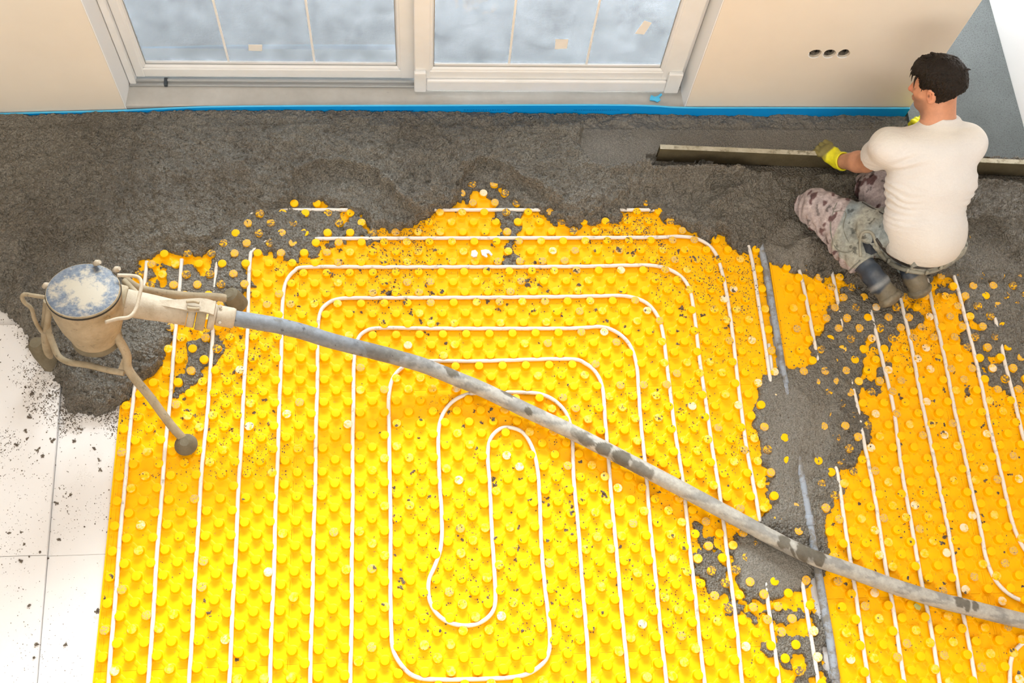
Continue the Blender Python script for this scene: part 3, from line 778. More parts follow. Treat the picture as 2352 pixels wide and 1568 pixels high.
for (x0, x1, y0, y1, side, lab) in PAN:
    bm = bmesh.new(); add_box(bm, x0, x1, y0, y1, ZB + .0002, ZP, .0008)
    if side == 0 and x0 < 0:               # raised double lip along the free left edge
        add_box(bm, x0, x0 + .006, y0 + .001, y1 - .001, ZP - .001, ZP + .003); add_box(bm, x0 + .019, x0 + .024, y0 + .001, y1 - .001, ZP - .001, ZP + .002)
    else:                                   # overlap joint
        add_box(bm, x0 + .008, x0 + .0095, y0 + .001, y1 - .001, ZP - .001, ZP + .0016)
    base = empty('studded_panel', ((x0 + x1) / 2, (y0 + y1) / 2, ZB), lab, 'heating panel', 'yellow studded panels')
    link('sheet', bm_mesh('sheet', bm), M_yel, base)
    for sx, sy, sd in studs:
        if sd != side or not (x0 - .001 < sx <= x1 + .001 and y0 - .001 < sy <= y1 + .001): continue
        if sd == 0 and (sx > 2.712 or sx < x0 + .004): continue
        if sd == 1 and sx < 2.815: continue
        q = ground(sx, sy)
        if q > .018: continue
        pw = np.array([sx, sy, .01]) - CP; c_ = pw @ RM
        uu, vv = W / 2 + F * c_[0] / -c_[2], H / 2 - F * c_[1] / -c_[2]
        if uu < -40 or uu > W + 260 or vv > H + 300: continue
        rr = random.random()
        if q > ZP + .001: w = (.25, .05, .40, .05, .25)
        elif side == 1 or uu > 1640: w = (.52, .25, .12, .11, 0)
        elif vv < 700: w = (.58, .20, .20, .02, 0)
        elif uu < 800: w = (.88, .07, .03, .02, 0)
        elif uu > 1200: w = (.68, .22, .06, .04, 0)
        else: w = (.74, .20, .04, .02, 0)
        t_ = 0; kk = 0
        for kk, ww in enumerate(w):
            t_ += ww
            if rr < t_: break
        o = bpy.data.objects.new('stud', SM[kk]); COL.objects.link(o); o.parent = base
        o.location = (sx - base.location.x, sy - base.location.y, -base.location.z)
        ns += 1
print('studs', ns, 'mortar quads', len(quads))

# ------------------------------------------------------------------ heating pipes
PR = .0083
def wp(pp, z=0.0): return [P(q[0], q[1], q[2] if len(q) > 2 else z) for q in pp]
def kx(k, y): return np.array([k * .05 + .0035, y, 0.0])
def pipe(pts, label, n=6, group='white underfloor heating pipes'):
    path = catmull(pts, n)
    path = path[np.r_[True, np.linalg.norm(np.diff(path, axis=0), axis=1) > 1e-5]]
    wob = np.array([math.sin(p[0] * 9 + p[1] * 14) for p in path]) * .0016
    path[:, 0] += wob * .7
    path[:, 2] = np.clip(path[:, 2], -.008, .01)
    o = tube('heating_pipe', path, PR, M_pipe, None, 12)
    return tag(o, label, 'pipe', group)
YB = -2.20
def ycol(x_px_top, *_): pass
def V_(k, ys): return [kx(k, y) for y in ys]
# straight runs at the left
pipe(wp([(337, 600), (320, 760), (306, 920), (287.8, 1100), (268, 1330), (249.3, 1568), (243, 1640)]), 'leftmost straight white pipe, nearest the white boards')
pipe(wp([(418, 595), (405, 740), (390, 920), (373.8, 1100), (357, 1330), (341.2, 1568), (336, 1640)]), 'second white pipe from the left, passing behind the tripod foot')
pipe(wp([(662, 482, -.008), (580, 490, -.008), (520, 530, -.008), (500, 600, -.008), (492, 680, -.006), (490, 740, 0), (480, 900), (462.2, 1100), (448, 1330), (434, 1568), (430, 1640)]), 'third white pipe from the left, vanishing into mortar below the coupling')
# arches
pipe(wp([(1790, 990, -.008), (1775, 900, -.007), (1765, 845), (1746, 715), (1725, 590), (1700, 520), (1640, 486), (1560, 482), (1450, 482), (1240, 482), (1100, 482), (900, 482, -.006), (860, 482, -.008), (790, 482, -.004), (760, 482), (690, 482), (665, 482, -.006)]), 'outermost arched pipe, showing only in short pieces through the mortar rim')
pipe(wp([(526.2, 1640), (526.2, 1568), (538, 1330), (549.3, 1100), (560, 900), (569, 740), (574, 600, -.002), (582, 575, -.008), (620, 553, -.008), (690, 549, -.007), (735, 548, -.001), (900, 547), (1300, 546), (1500, 545), (1565, 543), (1610, 552), (1642, 580), (1660, 630), (1672, 690), (1690, 830), (1710, 1000), (1728.9, 1100), (1745, 1200), (1765, 1390), (1790, 1568), (1797, 1640)]), 'arched pipe along the mortar edge, dirty at its upper right bend')
pipe(wp([(619.4, 1640), (619.4, 1568), (628, 1330), (635.7, 1100), (643, 900), (647, 760), (650, 690), (656, 650), (675, 623), (710, 613), (900, 613), (1300, 612), (1450, 609), (1510, 611), (1555, 628), (1582, 660), (1594, 720), (1612, 860), (1632, 1000), (1648, 1100), (1668, 1250), (1687, 1400), (1705.1, 1568), (1712, 1640)]), 'white arched pipe just below the topmost clear one, with rounded upper left bend')
pipe(wp([(712.6, 1640), (712.6, 1568), (718, 1330), (723.8, 1100), (728, 900), (730, 780), (734, 725), (748, 700), (780, 686), (850, 684), (1100, 683), (1300, 681), (1400, 679), (1440, 680), (1482, 694), (1510, 725), (1524, 770), (1534, 860), (1548, 970), (1567.3, 1100), (1585, 1260), (1603, 1430), (1618.7, 1568), (1625, 1640)]), 'white arched pipe whose left bend meets the hose near its first dark blotch')
pipe(wp([(805.1, 1640), (805.1, 1568), (808, 1330), (809.9, 1100), (811, 940), (813, 840), (820, 785), (840, 760), (880, 753), (1000, 754), (1300, 754), (1375, 750), (1415, 762), (1445, 790), (1461, 835), (1467, 900), (1475, 1000), (1484.7, 1100), (1500, 1270), (1516, 1430), (1530.6, 1568), (1536, 1640)]), 'white arched pipe with its left bend hidden under the middle of the hose')
pipe(wp([(1353.7, 1640), (1353.7, 1568), (1343, 1400), (1330, 1240), (1318.4, 1100), (1315, 1020), (1305, 960), (1280, 925), (1245, 906), (1200, 901), (1100, 902), (1060, 910), (1030, 932), (1012, 965), (1006, 1010), (1009.5, 1100), (1015, 1180), (1013, 1250), (1000, 1295), (985, 1335), (988, 1380), (1010, 1415), (1045, 1433), (1085, 1435), (1118, 1420), (1136, 1390), (1136, 1330), (1131, 1230), (1123.5, 1100), (1120, 1050), (1126, 1010), (1145, 987), (1168, 981), (1200, 992), (1222, 1025), (1234, 1070), (1238, 1120), (1243, 1240), (1252, 1350), (1262, 1450), (1260, 1500), (1240, 1530), (1200, 1551), (1130, 1558), (1000, 1560), (950, 1552), (920, 1525), (902, 1490), (898, 1440), (897, 1300), (895.9, 1100), (893, 980), (893, 910), (905, 865), (935, 838), (985, 829), (1100, 829), (1300, 824), (1345, 835), (1372, 860), (1386, 900), (1391, 980), (1401.4, 1100), (1415, 1260), (1430, 1420), (1443.2, 1568), (1449, 1640)]), 'innermost white pipe, spiralling into the narrow central loop', 5)
# right-hand field
pipe(wp([(1761, 1640), (1761, 1640)][:0] + [(1765, 790, -.007), (1790, 990, -.007), (1812, 1150, -.007), (1836, 1300, -.007), (1845, 1350, 0), (1861, 1450), (1879, 1568), (1888, 1640)]), 'white pipe just left of the grey conduit, mostly buried in mortar')
GR = 'white underfloor heating pipes right of the conduit'
pipe(wp([(1835, 620), (1845.5, 660), (1865, 755), (1880, 836, -.003), (1886, 890, -.007), (1893, 944, -.005), (1915, 1060, -.001), (1925, 1100), (1954, 1291), (1975, 1430), (1995.3, 1568), (2003, 1640)]), 'first white pipe right of the grey conduit, dipping under the mortar trail', 6, GR)
pipe(wp([(1905, 600), (1912.5, 632), (1925, 699, -.003), (1938, 780, -.008), (1954, 871, -.003), (1970, 938), (1986, 1020), (2001.8, 1100), (2037.6, 1318), (2058, 1440), (2077.9, 1568), (2088, 1640)]), 'second white pipe right of the conduit, starting beside the left boot', 6, GR)
pipe(wp([(1995, 695), (2006, 743), (2046, 906), (2062, 1010), (2075, 1100), (2094, 1210), (2118, 1340), (2139, 1450), (2158.8, 1568), (2170, 1640)]), 'third white pipe right of the conduit, below the muddy boots', 6, GR)
pipe(wp([(2060, 640), (2073, 705), (2093, 795), (2123, 950), (2155, 1100), (2180, 1230), (2207, 1380), (2241.3, 1568), (2252, 1640)]), 'fourth white pipe right of the conduit, beginning under the right boot', 6, GR)
pipe(wp([(2120, 600), (2134, 664), (2160, 780), (2195, 950), (2226.8, 1100), (2250, 1200), (2264, 1280), (2285, 1330), (2315, 1362), (2352, 1380), (2420, 1392)]), 'fifth white pipe right of the conduit, bending away above the hose end', 6, GR)
pipe(wp([(2180, 590), (2193, 641), (2204, 680), (2235, 800), (2270, 960), (2301.8, 1100), (2318, 1170), (2335, 1225), (2365, 1275), (2420, 1310)]), 'white pipe near the right edge, bending away higher than its neighbour', 6, GR)
pipe(wp([(2285, 730), (2300, 791), (2309, 836), (2331, 925), (2352, 1008), (2390, 1130)]), 'short white pipe leaving through the right picture edge', 6, GR)
pipe(wp([(2318, 1640), (2319, 1568), (2321, 1520), (2335, 1490), (2365, 1468), (2420, 1455)]), 'small pipe bend in the bottom right corner', 6, GR)

# ------------------------------------------------------------------ grey conduit in the gap
cd = empty('conduit', tuple(P(1868, 1200, -.005)), 'grey plastic conduit lying in the gap between the panel fields, partly buried', 'conduit')
cz = .002
path = catmull([P(x, y, z) for x, y, z in ((1737, 520, cz), (1756, 605, cz), (1773, 700, cz), (1790, 800, cz), (1806, 900, -.002), (1822, 990, -.003), (1838, 1080, .001), (1856, 1180, .003), (1875, 1290, .003), (1894, 1400, .003), (1908, 1480, .003), (1920, 1568, .003), (1930, 1640, .003))], 8)
tube('tube', path, np.interp(np.arange(len(path)), [0, 40, 60, len(path)], [.0150, .0150, .0165, .0168]), M_cond, cd, 16)
for (x, y) in ((1859, 1196), (1917, 1548)):
    a_, b_ = P(x - 2, y - 12, .005), P(x + 2, y + 12, .005)
    tube('coupler', [a_, a_ + (b_ - a_) * .1, a_ + (b_ - a_) * .9, b_], [.0175, .0195, .0195, .0175], M_cond, cd, 16)
tube('inner_tube', catmull([P(x, y, .010) for x, y in ((1790, 790), (1797, 840), (1806, 880))], 6), .012, M_cond, cd, 14)
#@@OBJECTS
# ------------------------------------------------------------------ signed-distance modelling
class Field:
    def __init__(s, ax, ay, az):
        s.ax, s.ay, s.az = ax, ay, az
        s.d = np.full((len(ax), len(ay), len(az)), .2, np.float32)
    def sl(s, lo, hi):
        r = []
        for a, l, h_ in zip((s.ax, s.ay, s.az), lo, hi): r.append(slice(max(int(np.searchsorted(a, l)) - 1, 0), min(int(np.searchsorted(a, h_)) + 1, len(a))))
        return tuple(r)
    def grid(s, sl):
        return np.meshgrid(s.ax[sl[0]], s.ay[sl[1]], s.az[sl[2]], indexing='ij')
    def comb(s, sl, v, k, op='u'):
        d = s.d[sl]
        if op == 'u':
            h_ = np.clip(.5 + .5 * (d - v) / k, 0, 1); s.d[sl] = d * (1 - h_) + v * h_ - k * h_ * (1 - h_)
        elif op == 's':
            v = -v; h_ = np.clip(.5 - .5 * (d - v) / k, 0, 1); s.d[sl] = d * (1 - h_) + v * h_ + k * h_ * (1 - h_)
    def cap(s, a, b, ra, rb, k=.02, op='u', inf=0.0, ax=None, sq=1.0):
        """tapered capsule; ax/sq: stretch across the direction ax"""
        a = np.asarray(a, float); b = np.asarray(b, float); ra += inf; rb += inf
        m = max(ra, rb) * max(sq, 1) + .05 + k
        sl = s.sl(np.minimum(a, b) - m, np.maximum(a, b) + m); X, Y, Z = s.grid(sl)
        if X.size == 0: return
        px, py, pz = X - a[0], Y - a[1], Z - a[2]; e = b - a
        t = np.clip((px * e[0] + py * e[1] + pz * e[2]) / (e @ e + 1e-9), 0, 1)
        qx, qy, qz = px - t * e[0], py - t * e[1], pz - t * e[2]
        if ax is not None:
            ax = np.asarray(ax, float); ax = ax / np.linalg.norm(ax)
            w = qx * ax[0] + qy * ax[1] + qz * ax[2]; kk = w * (1 / sq - 1)
            qx, qy, qz = qx + kk * ax[0], qy + kk * ax[1], qz + kk * ax[2]
        s.comb(sl, np.sqrt(qx * qx + qy * qy + qz * qz) - (ra + (rb - ra) * t), k, op)
    def ell(s, c, r, fr, k=.02, op='u', inf=0.0):
        """ellipsoid with radii r along the axes fr (3 vectors)"""
        c = np.asarray(c, float); r = np.asarray(r, float) + inf; m = r.max() + .05 + k
        sl = s.sl(c - m, c + m); X, Y, Z = s.grid(sl)
        if X.size == 0: return
        q = []
        for f_, rr in zip(fr, r): q.append(((X - c[0]) * f_[0] + (Y - c[1]) * f_[1] + (Z - c[2]) * f_[2]))
        n0 = np.sqrt(sum((a / rr) ** 2 for a, rr in zip(q, r))); n1 = np.sqrt(sum((a / rr ** 2) ** 2 for a, rr in zip(q, r))) + 1e-6
        s.comb(sl, n0 * (n0 - 1) / n1, k, op)
    def plane(s, p, n, k=.004):
        """cut away the side the normal points to"""
        n = np.asarray(n, float); n = n / np.linalg.norm(n); X, Y, Z = np.meshgrid(s.ax, s.ay, s.az, indexing='ij', sparse=True)
        v = (X - p[0]) * n[0] + (Y - p[1]) * n[1] + (Z - p[2]) * n[2]
        s.d = np.maximum(s.d, v).astype(np.float32)
    def mesh(s, name):
        d = s.d; d[0] = d[-1] = .1; d[:, 0] = d[:, -1] = .1; d[:, :, 0] = d[:, :, -1] = .1
        ins = d < 0
        c8 = [ins[i:ins.shape[0] - 1 + i, j:ins.shape[1] - 1 + j, k:ins.shape[2] - 1 + k] for i in (0, 1) for j in (0, 1) for k in (0, 1)]
        sm = sum(c.astype(np.int8) for c in c8); act = (sm > 0) & (sm < 8)
        I, J, K = np.nonzero(act); idx = -np.ones(act.shape, np.int64); idx[I, J, K] = np.arange(len(I))
        pos = np.zeros((len(I), 3)); cnt = np.zeros(len(I))
        for (o1, o2) in [((0, 0, 0), (1, 0, 0)), ((0, 1, 0), (1, 1, 0)), ((0, 0, 1), (1, 0, 1)), ((0, 1, 1), (1, 1, 1)), ((0, 0, 0), (0, 1, 0)), ((1, 0, 0), (1, 1, 0)), ((0, 0, 1), (0, 1, 1)), ((1, 0, 1), (1, 1, 1)), ((0, 0, 0), (0, 0, 1)), ((1, 0, 0), (1, 0, 1)), ((0, 1, 0), (0, 1, 1)), ((1, 1, 0), (1, 1, 1))]:
            a = d[I + o1[0], J + o1[1], K + o1[2]]; b = d[I + o2[0], J + o2[1], K + o2[2]]
            cr = (a < 0) != (b < 0); t = np.where(cr, a / np.where(np.abs(a - b) < 1e-9, 1e-9, a - b), 0)
            for q in range(3): pos[:, q] += np.where(cr, o1[q] + t * (o2[q] - o1[q]), 0)
            cnt += cr
        pos /= cnt[:, None]
        def co(a, i, f_): return a[i] + f_ * (a[np.minimum(i + 1, len(a) - 1)] - a[i])
        v = np.stack([co(s.ax, I, pos[:, 0]), co(s.ay, J, pos[:, 1]), co(s.az, K, pos[:, 2])], -1)
        F_ = []
        for axis in range(3):
            sh = [slice(None)] * 3; sh2 = [slice(None)] * 3; sh[axis] = slice(0, -1); sh2[axis] = slice(1, None)
            A_ = ins[tuple(sh)]; B_ = ins[tuple(sh2)]; cr = A_ != B_
            i, j, k = np.nonzero(cr); ii = [i, j, k]; o = [q for q in range(3) if q != axis]
            ok = (ii[o[0]] > 0) & (ii[o[1]] > 0) & (ii[o[0]] < act.shape[o[0]]) & (ii[o[1]] < act.shape[o[1]])
            i, j, k = i[ok], j[ok], k[ok]; flip = A_[i, j, k]
            def at(da, db):
                q = [i.copy(), j.copy(), k.copy()]; q[o[0]] = q[o[0]] - da; q[o[1]] = q[o[1]] - db
                return idx[q[0], q[1], q[2]]
            quad = np.stack([at(1, 1), at(0, 1), at(0, 0), at(1, 0)], -1)
            if axis == 1: flip = ~flip
            quad[~flip] = quad[~flip][:, ::-1]
            F_.append(quad)
        f_ = np.vstack(F_); f_ = f_[(f_ >= 0).all(1)]
        return np_mesh(name, v, f_), v
def axes(lo, hi, st): return np.arange(lo[0], hi[0], st), np.arange(lo[1], hi[1], st), np.arange(lo[2], hi[2], st)
def tint(me, cols):
    at = me.color_attributes.new('tint', 'FLOAT_COLOR', 'POINT')
    c4 = np.ones((len(cols), 4), np.float32); c4[:, :3] = cols
    at.data.foreach_set('color', c4.ravel())
def lerp(a, b, t): return a + (b - a) * t
def n3(v, sc, s=0): return vnoise(v[:, 0] + .37 * v[:, 2], v[:, 1] - .61 * v[:, 2], sc, s) + vnoise(v[:, 2] + .3 * v[:, 0], v[:, 0] - v[:, 1], sc, s + 3)

# ------------------------------------------------------------------ the man
def nv(a): a = np.asarray(a, float); return a / np.linalg.norm(a)
hipL, hipR = P(2068, 548, .19), P(2165, 556, .19)
pelv = (hipL + hipR) / 2
kneeL, kneeR = P(1878, 478, .115), P(2008, 430, .14)
ankL, ankR = P(2010, 640, .125), P(2105, 640, .12)
waist = P(2122, 505, .30); chest = P(2140, 420, .42); uchest = P(2146, 355, .52); neckb = P(2158, 292, .60)
shL, shR = P(2040, 335, .545), P(2222, 330, .545)
elbL, wriL = P(1990, 372, .285), P(1926, 370, .145)
elbR, wriR = np.array([3.50, .13, .30]), P(2147, 307, .12)
sideT = nv(shR - shL); 
viewb = nv(CP - P(2150, 195, .76)); upv = RM[:, 1] - viewb * (RM[:, 1] @ viewb); upv = nv(upv); rgt = nv(np.cross(upv, viewb))
al = math.radians(27)
Uh = nv(math.cos(al) * upv + math.sin(al) * viewb + .06 * rgt)
Fh = nv(-.90 * rgt - .42 * viewb); Fh = nv(Fh - Uh * (Fh @ Uh)); Lh = np.cross(Uh, Fh)
hd = P(2151, 194, .735)                      # centre of the skull
def hp(f_, l, u): return hd + Fh * f_ + Lh * l + Uh * u
hdfr = (Fh, Lh, Uh)
man = empty('person', (float(pelv[0]), float(pelv[1]), .05), 'man in white T-shirt and stained work trousers kneeling on wet mortar, gripping the levelling bar', 'person')
lo = np.minimum.reduce([hipL, kneeL, kneeR, ankL, ankR, wriL, wriR, neckb]) - .16
hi = np.array([3.70, .62, .95])
def nonuni(lo_, hi_, a, b, fine_, coarse):
    l1 = np.arange(lo_, a, coarse); l2 = np.arange(a, b, fine_); l3 = np.arange(b, hi_, coarse); return np.concatenate([l1, l2, l3])
bxs = (nonuni(lo[0], hi[0], hd[0] - .14, hd[0] + .14, .0036, .0080), nonuni(lo[1], hi[1], hd[1] - .15, hd[1] + .14, .0036, .0080), nonuni(.0, hi[2], hd[2] - .15, hd[2] + .16, .0036, .0080))
def torso(F_, inf, k=.05):
    F_.ell(pelv + np.array([0, .02, .01]), (.155, .125, .125), (sideT, nv(np.cross(sideT, [0, 0, 1])), np.array([0, 0, 1.0])), k, inf=inf)
    F_.cap(pelv, waist, .105, .100, k, inf=inf, ax=sideT, sq=1.34)
    F_.cap(waist, chest, .100, .112, k, inf=inf, ax=sideT, sq=1.42)
    F_.cap(chest, uchest, .112, .100, k, inf=inf, ax=sideT, sq=1.50)
    F_.cap(uchest, neckb, .085, .050, k, inf=inf, ax=sideT, sq=1.45)
    F_.cap(shL, shR, .060, .060, .06, inf=inf)
def arm(F_, s, e, w, inf, k=.02, fore=True):
    F_.cap(s, e, .058, .044, .035, inf=inf)
    if fore:
        m = lerp(e, w, .3); F_.cap(e, m, .044, .046, k, inf=inf); F_.cap(m, w, .046, .029, k, inf=inf)
def hand(F_, w, dirf, up_, inf=0.0, side=1, mitt=0):
    """palm, thumb and four curled fingers; dirf: towards the fingers, up_: back of the hand"""
    d = nv(dirf); u = nv(np.asarray(up_) - d * (np.asarray(up_) @ d)); sd = np.cross(d, u) * side
    F_.cap(w, w + d * .045, .026, .026, .012, inf=inf, ax=sd, sq=1.3)
    F_.cap(w + d * .045, w + d * .082, .021, .019, .012, inf=inf, ax=sd, sq=1.75)
    for q, (off, ln) in enumerate(((-.036, .032), (-.0125, .037), (.0125, .034), (.036, .028))):
        a = w + d * .085 + sd * off; b = a + nv(d - u * .35) * ln; c_ = b + nv(d * .25 - u) * ln * .85; e = c_ + nv(-d * .5 - u) * ln * .7
        F_.cap(a, b, .0098, .0090, .005, inf=inf); F_.cap(b, c_, .0090, .0084, .004, inf=inf); F_.cap(c_, e, .0084, .0072, .004, inf=inf)
    a = w + d * .028 - sd * .026 - u * .006; b = a + nv(d * .7 - sd * .45 - u * .5) * .042; c_ = b + nv(d * .6 - u * .8) * .030
    F_.cap(a, b, .0130, .0108, .007, inf=inf); F_.cap(b, c_, .0108, .0090, .004, inf=inf)
dL = nv(P(1903, 350, .145) - wriL); uL = nv([.1, -.5, 1.0]); dR = nv(P(2104, 262, .12) - wriR); uR = np.array([0, 0, 1.0])
dL = nv(np.array([-.55, .75, -.10])); dR = nv(P(2106, 262, .10) - wriR)

B = Field(*bxs)
torso(B, -.006)
arm(B, shL, elbL, wriL, 0); arm(B, shR, elbR, wriR, 0)
hand(B, wriL, dL, uL, -.003, -1); hand(B, wriR, dR, uR, -.003, 1)
B.cap(neckb - sideT * .0, hp(-.030, 0, -.055), .058, .054, .03)
B.cap(uchest + sideT * .05, hp(-.01, -.02, -.08), .045, .040, .04); B.cap(uchest - sideT * .05, hp(-.01, .02, -.08), .045, .040, .04)
for a, b, c_, t_e in ((hipL, kneeL, P(2008, 636, .125), P(2036, 674, .095)), (hipR, kneeR, P(2098, 632, .12), P(2108, 655, .085))):
    B.cap(a, b, .080, .056, .03); B.cap(b, c_, .050, .036, .02); B.cap(c_, t_e, .028, .022, .02)
# head
B.ell(hp(-.012, 0, .030), (.096, .074, .088), hdfr, .03)
B.ell(hp(.028, 0, -.030), (.064, .058, .076), hdfr, .03)
B.cap(hp(.035, 0, -.092), hp(.066, 0, -.094), .030, .022, .03)                  # chin and jaw
B.cap(hp(.0, .048, -.060), hp(.052, .016, -.096), .017, .017, .025); B.cap(hp(.0, -.048, -.060), hp(.052, -.016, -.096), .017, .017, .025)
B.cap(hp(.066, .030, .012), hp(.072, .008, .014), .012, .012, .016); B.cap(hp(.066, -.030, .012), hp(.072, -.008, .014), .012, .012, .016)     # brows
B.cap(hp(.081, 0, .008), hp(.106, 0, -.036), .008, .0125, .010)                 # nose
B.cap(hp(.092, .011, -.039), hp(.092, -.011, -.039), .009, .009, .008)
B.cap(hp(.056, .040, -.028), hp(.040, .050, -.026), .017, .015, .025); B.cap(hp(.056, -.040, -.028), hp(.040, -.050, -.026), .017, .015, .025)   # cheekbones
for s_ in (1, -1):
    B.ell(hp(.072, .031 * s_, -.006), (.014, .017, .010), hdfr, .010, 's')       # eye sockets
    B.ell(hp(.0655, .031 * s_, -.006), (.0125, .0135, .0115), hdfr, .003)        # eyes
    B.cap(hp(.0765, .020 * s_, -.0005), hp(.0735, .042 * s_, -.001), .0035, .003, .004)   # upper lids
    # ears
    B.ell(hp(-.012, .0765 * s_, -.014), (.0215, .0080, .0360), hdfr, .006)
    B.ell(hp(-.006, .0850 * s_, -.012), (.0120, .0060, .0210), hdfr, .004, 's')
    B.cap(hp(-.022, .0835 * s_, .006), hp(-.004, .0850 * s_, .014), .0042, .0042, .004); B.cap(hp(-.022, .0835 * s_, .006), hp(-.019, .0815 * s_, -.025), .0042, .0042, .004)
    B.cap(hp(-.006, .0800 * s_, -.040), hp(-.010, .079 * s_, -.036), .0065, .0065, .005)
B.cap(hp(.089, .016, -.062), hp(.089, -.016, -.062), .0062, .0062, .006); B.cap(hp(.087, .014, -.072), hp(.087, -.014, -.072), .0068, .0068, .006)   # lips
B.cap(hp(.096, .018, -.067), hp(.096, -.018, -.067), .0022, .0022, .003, 's')
B.cap(hp(-.045, .040, -.075), hp(.03, .030, -.125), .013, .013, .02)             # neck muscle
me, v = B.mesh('body')
base = np.array([.55, .27, .16]); cols = np.repeat(base[None], len(v), 0)
rel_ = (v - hd) @ np.stack([Fh, Lh, Uh], 1)
stub = np.clip((rel_[:, 0] - .0) / .03, 0, 1) * np.clip((-.030 - rel_[:, 2]) / .02, 0, 1) * (np.linalg.norm(rel_, axis=1) < .15)
cols = cols * (1 - stub[:, None] * .45) + np.array([.12, .09, .075]) * stub[:, None] * .45
head_m = np.linalg.norm(rel_, axis=1) < .16
cols[head_m] = cols[head_m] * np.array([1.08, 1.02, 1.0])
redn = np.exp(-(((rel_ - np.array([.108, 0, -.036])) / .022) ** 2).sum(1)); cols = cols + redn[:, None] * np.array([.12, -.03, -.01])
earr = np.exp(-(((rel_ - np.array([-.010, .082, -.012])) / np.array([.02, .015, .03])) ** 2).sum(1)); cols = cols + earr[:, None] * np.array([.14, .03, .02])
hole = np.exp(-(((rel_ - np.array([-.002, .080, -.014])) / np.array([.0055, .012, .008])) ** 2).sum(1)); cols = cols * (1 - .8 * hole[:, None])  # shade of the ear canal put into the skin colour
lip = np.exp(-(((rel_ - np.array([.092, 0, -.067])) / np.array([.012, .02, .010])) ** 2).sum(1)); cols = cols * (1 - .25 * lip[:, None] * np.array([.3, 1, 1]))
cols = cols * (1 + .10 * n3(v, .03)[:, None])
tint(me, np.clip(cols, 0.01, 1)); link('body', me, M_skin, man)
# eyes: white with a dark iris, eyebrows
M_eyew = mat('eye_white', (.75, .72, .68), .25, .5); M_iris = mat('brown_iris', (.04, .02, .01), .2, .6)
for s_ in (1, -1):
    e_ = hp(.0668, .031 * s_, -.006)
    lathe('eye', [(0, 0), (.006, .0008), (.0095, .004), (.0108, .009), (.008, .016), (0, .0195)], e_ + Fh * .0120, -Fh, M_eyew, man, 14)
    lathe('iris', [(0, 0), (.0035, .0002), (.005, .0012), (0, .004)], e_ + Fh * .0130, -Fh, M_iris, man, 12)
# hair
HF = Field(*axes(hd - .16, hd + .17, .0036))
HF.ell(hp(-.018, 0, .036), (.106, .086, .096), hdfr, .01)
HF.ell(hp(-.050, 0, -.010), (.070, .074, .075), hdfr, .03)
HF.ell(hp(.050, 0, .075), (.045, .058, .040), hdfr, .03)
HF.cap(hp(.078, .030, .070), hp(.085, .048, .040), .016, .008, .012)              # fringe tuft
HF.cap(hp(.082, .0, .072), hp(.096, .012, .050), .016, .007, .012)
X, Y, Z = np.meshgrid(HF.ax, HF.ay, HF.az, indexing='ij')
f_ = (X - hd[0]) * Fh[0] + (Y - hd[1]) * Fh[1] + (Z - hd[2]) * Fh[2]; l_ = (X - hd[0]) * Lh[0] + (Y - hd[1]) * Lh[1] + (Z - hd[2]) * Lh[2]; u_ = (X - hd[0]) * Uh[0] + (Y - hd[1]) * Uh[1] + (Z - hd[2]) * Uh[2]
# open the face, the ear and the nape
face = np.maximum.reduce([.064 - f_ + (u_ - .062) * 0, u_ - .060 * np.ones_like(u_)])
cutf = np.minimum(f_ - .050 - .0 * u_, .052 - u_)                                # > 0: in front and below the hairline
cutn = np.minimum(-.060 - u_ - .55 * (f_ + .02), np.ones_like(u_))               # nape and below the ear
cute = .030 - np.sqrt((f_ - .004) ** 2 + (u_ + .018) ** 2) * np.ones_like(l_)     # around the ear
cute = np.where(np.abs(l_) > .045, cute, -1)
side_ = np.minimum(f_ - .024, .004 - u_)                                          # cheek
HF.d = np.maximum.reduce([HF.d, cutf, cutn, np.minimum(cute, .02), side_]).astype(np.float32)
ang = np.arctan2(l_, f_ + .03) ; 
strand = vnoise(ang * 1.0 + .8 * vnoise(u_, ang, .05, 4), u_ * .22, .045, 3) * .0065 + vnoise(ang, u_ * .25, .016, 8) * .0040 + vnoise(f_ + u_, l_, .030, 6) * .003
HF.d = (HF.d - strand).astype(np.float32)
me, v = HF.mesh('hair'); link('hair', me, M_hair, man)
bm = bmesh.new()
tufts = []
for i in range(110):                                                               # loose locks along the hair's outline
    th_ = random.uniform(0, 2 * PI); ph_ = random.uniform(-.3, .6)
    f0, l0, u0 = -.018 + .103 * math.cos(th_) * math.cos(ph_), .083 * math.sin(th_) * math.cos(ph_), .036 + .093 * math.sin(ph_)
    if f0 > .04 and u0 < .06: continue
    a = hp(f0 * .97, l0 * .97, u0); out_ = nv(a - hd); fl = nv(np.array(Fh) * (.25 if f0 > .0 else -.3) - Uh * .9 + Lh * random.uniform(-.3, .3) + out_ * .15)
    ln = random.uniform(.012, .022)
    tufts.append(tube_np(catmull([a - fl * ln * .4, a + out_ * .004, a + fl * ln * .7 + out_ * .004, a + fl * ln + out_ * random.uniform(.0, .006)], 3), np.linspace(.0034, .0006, 10), 5))
for (f0, l0, u0, df_, dl_, du_) in ((.080, .034, .072, .016, .012, -.034), (.086, .015, .076, .020, .004, -.024), (.074, .048, .066, .010, .008, -.040), (-.112, .0, .078, -.018, -.006, .004), (-.108, -.03, .066, -.014, -.010, .0), (.058, .062, .058, .008, .010, -.05), (-.03, .03, .134, -.01, .012, .003), (.02, .0, .132, .012, .01, .004), (.045, .02, .125, .016, .008, .002)):
    a = hp(f0, l0, u0); b = hp(f0 + df_, l0 + dl_, u0 + du_)
    tufts.append(tube_np(catmull([a, (a + b) / 2 + Uh * .005 + Fh * .003, b], 5), np.linspace(.0065, .0007, 11), 6))
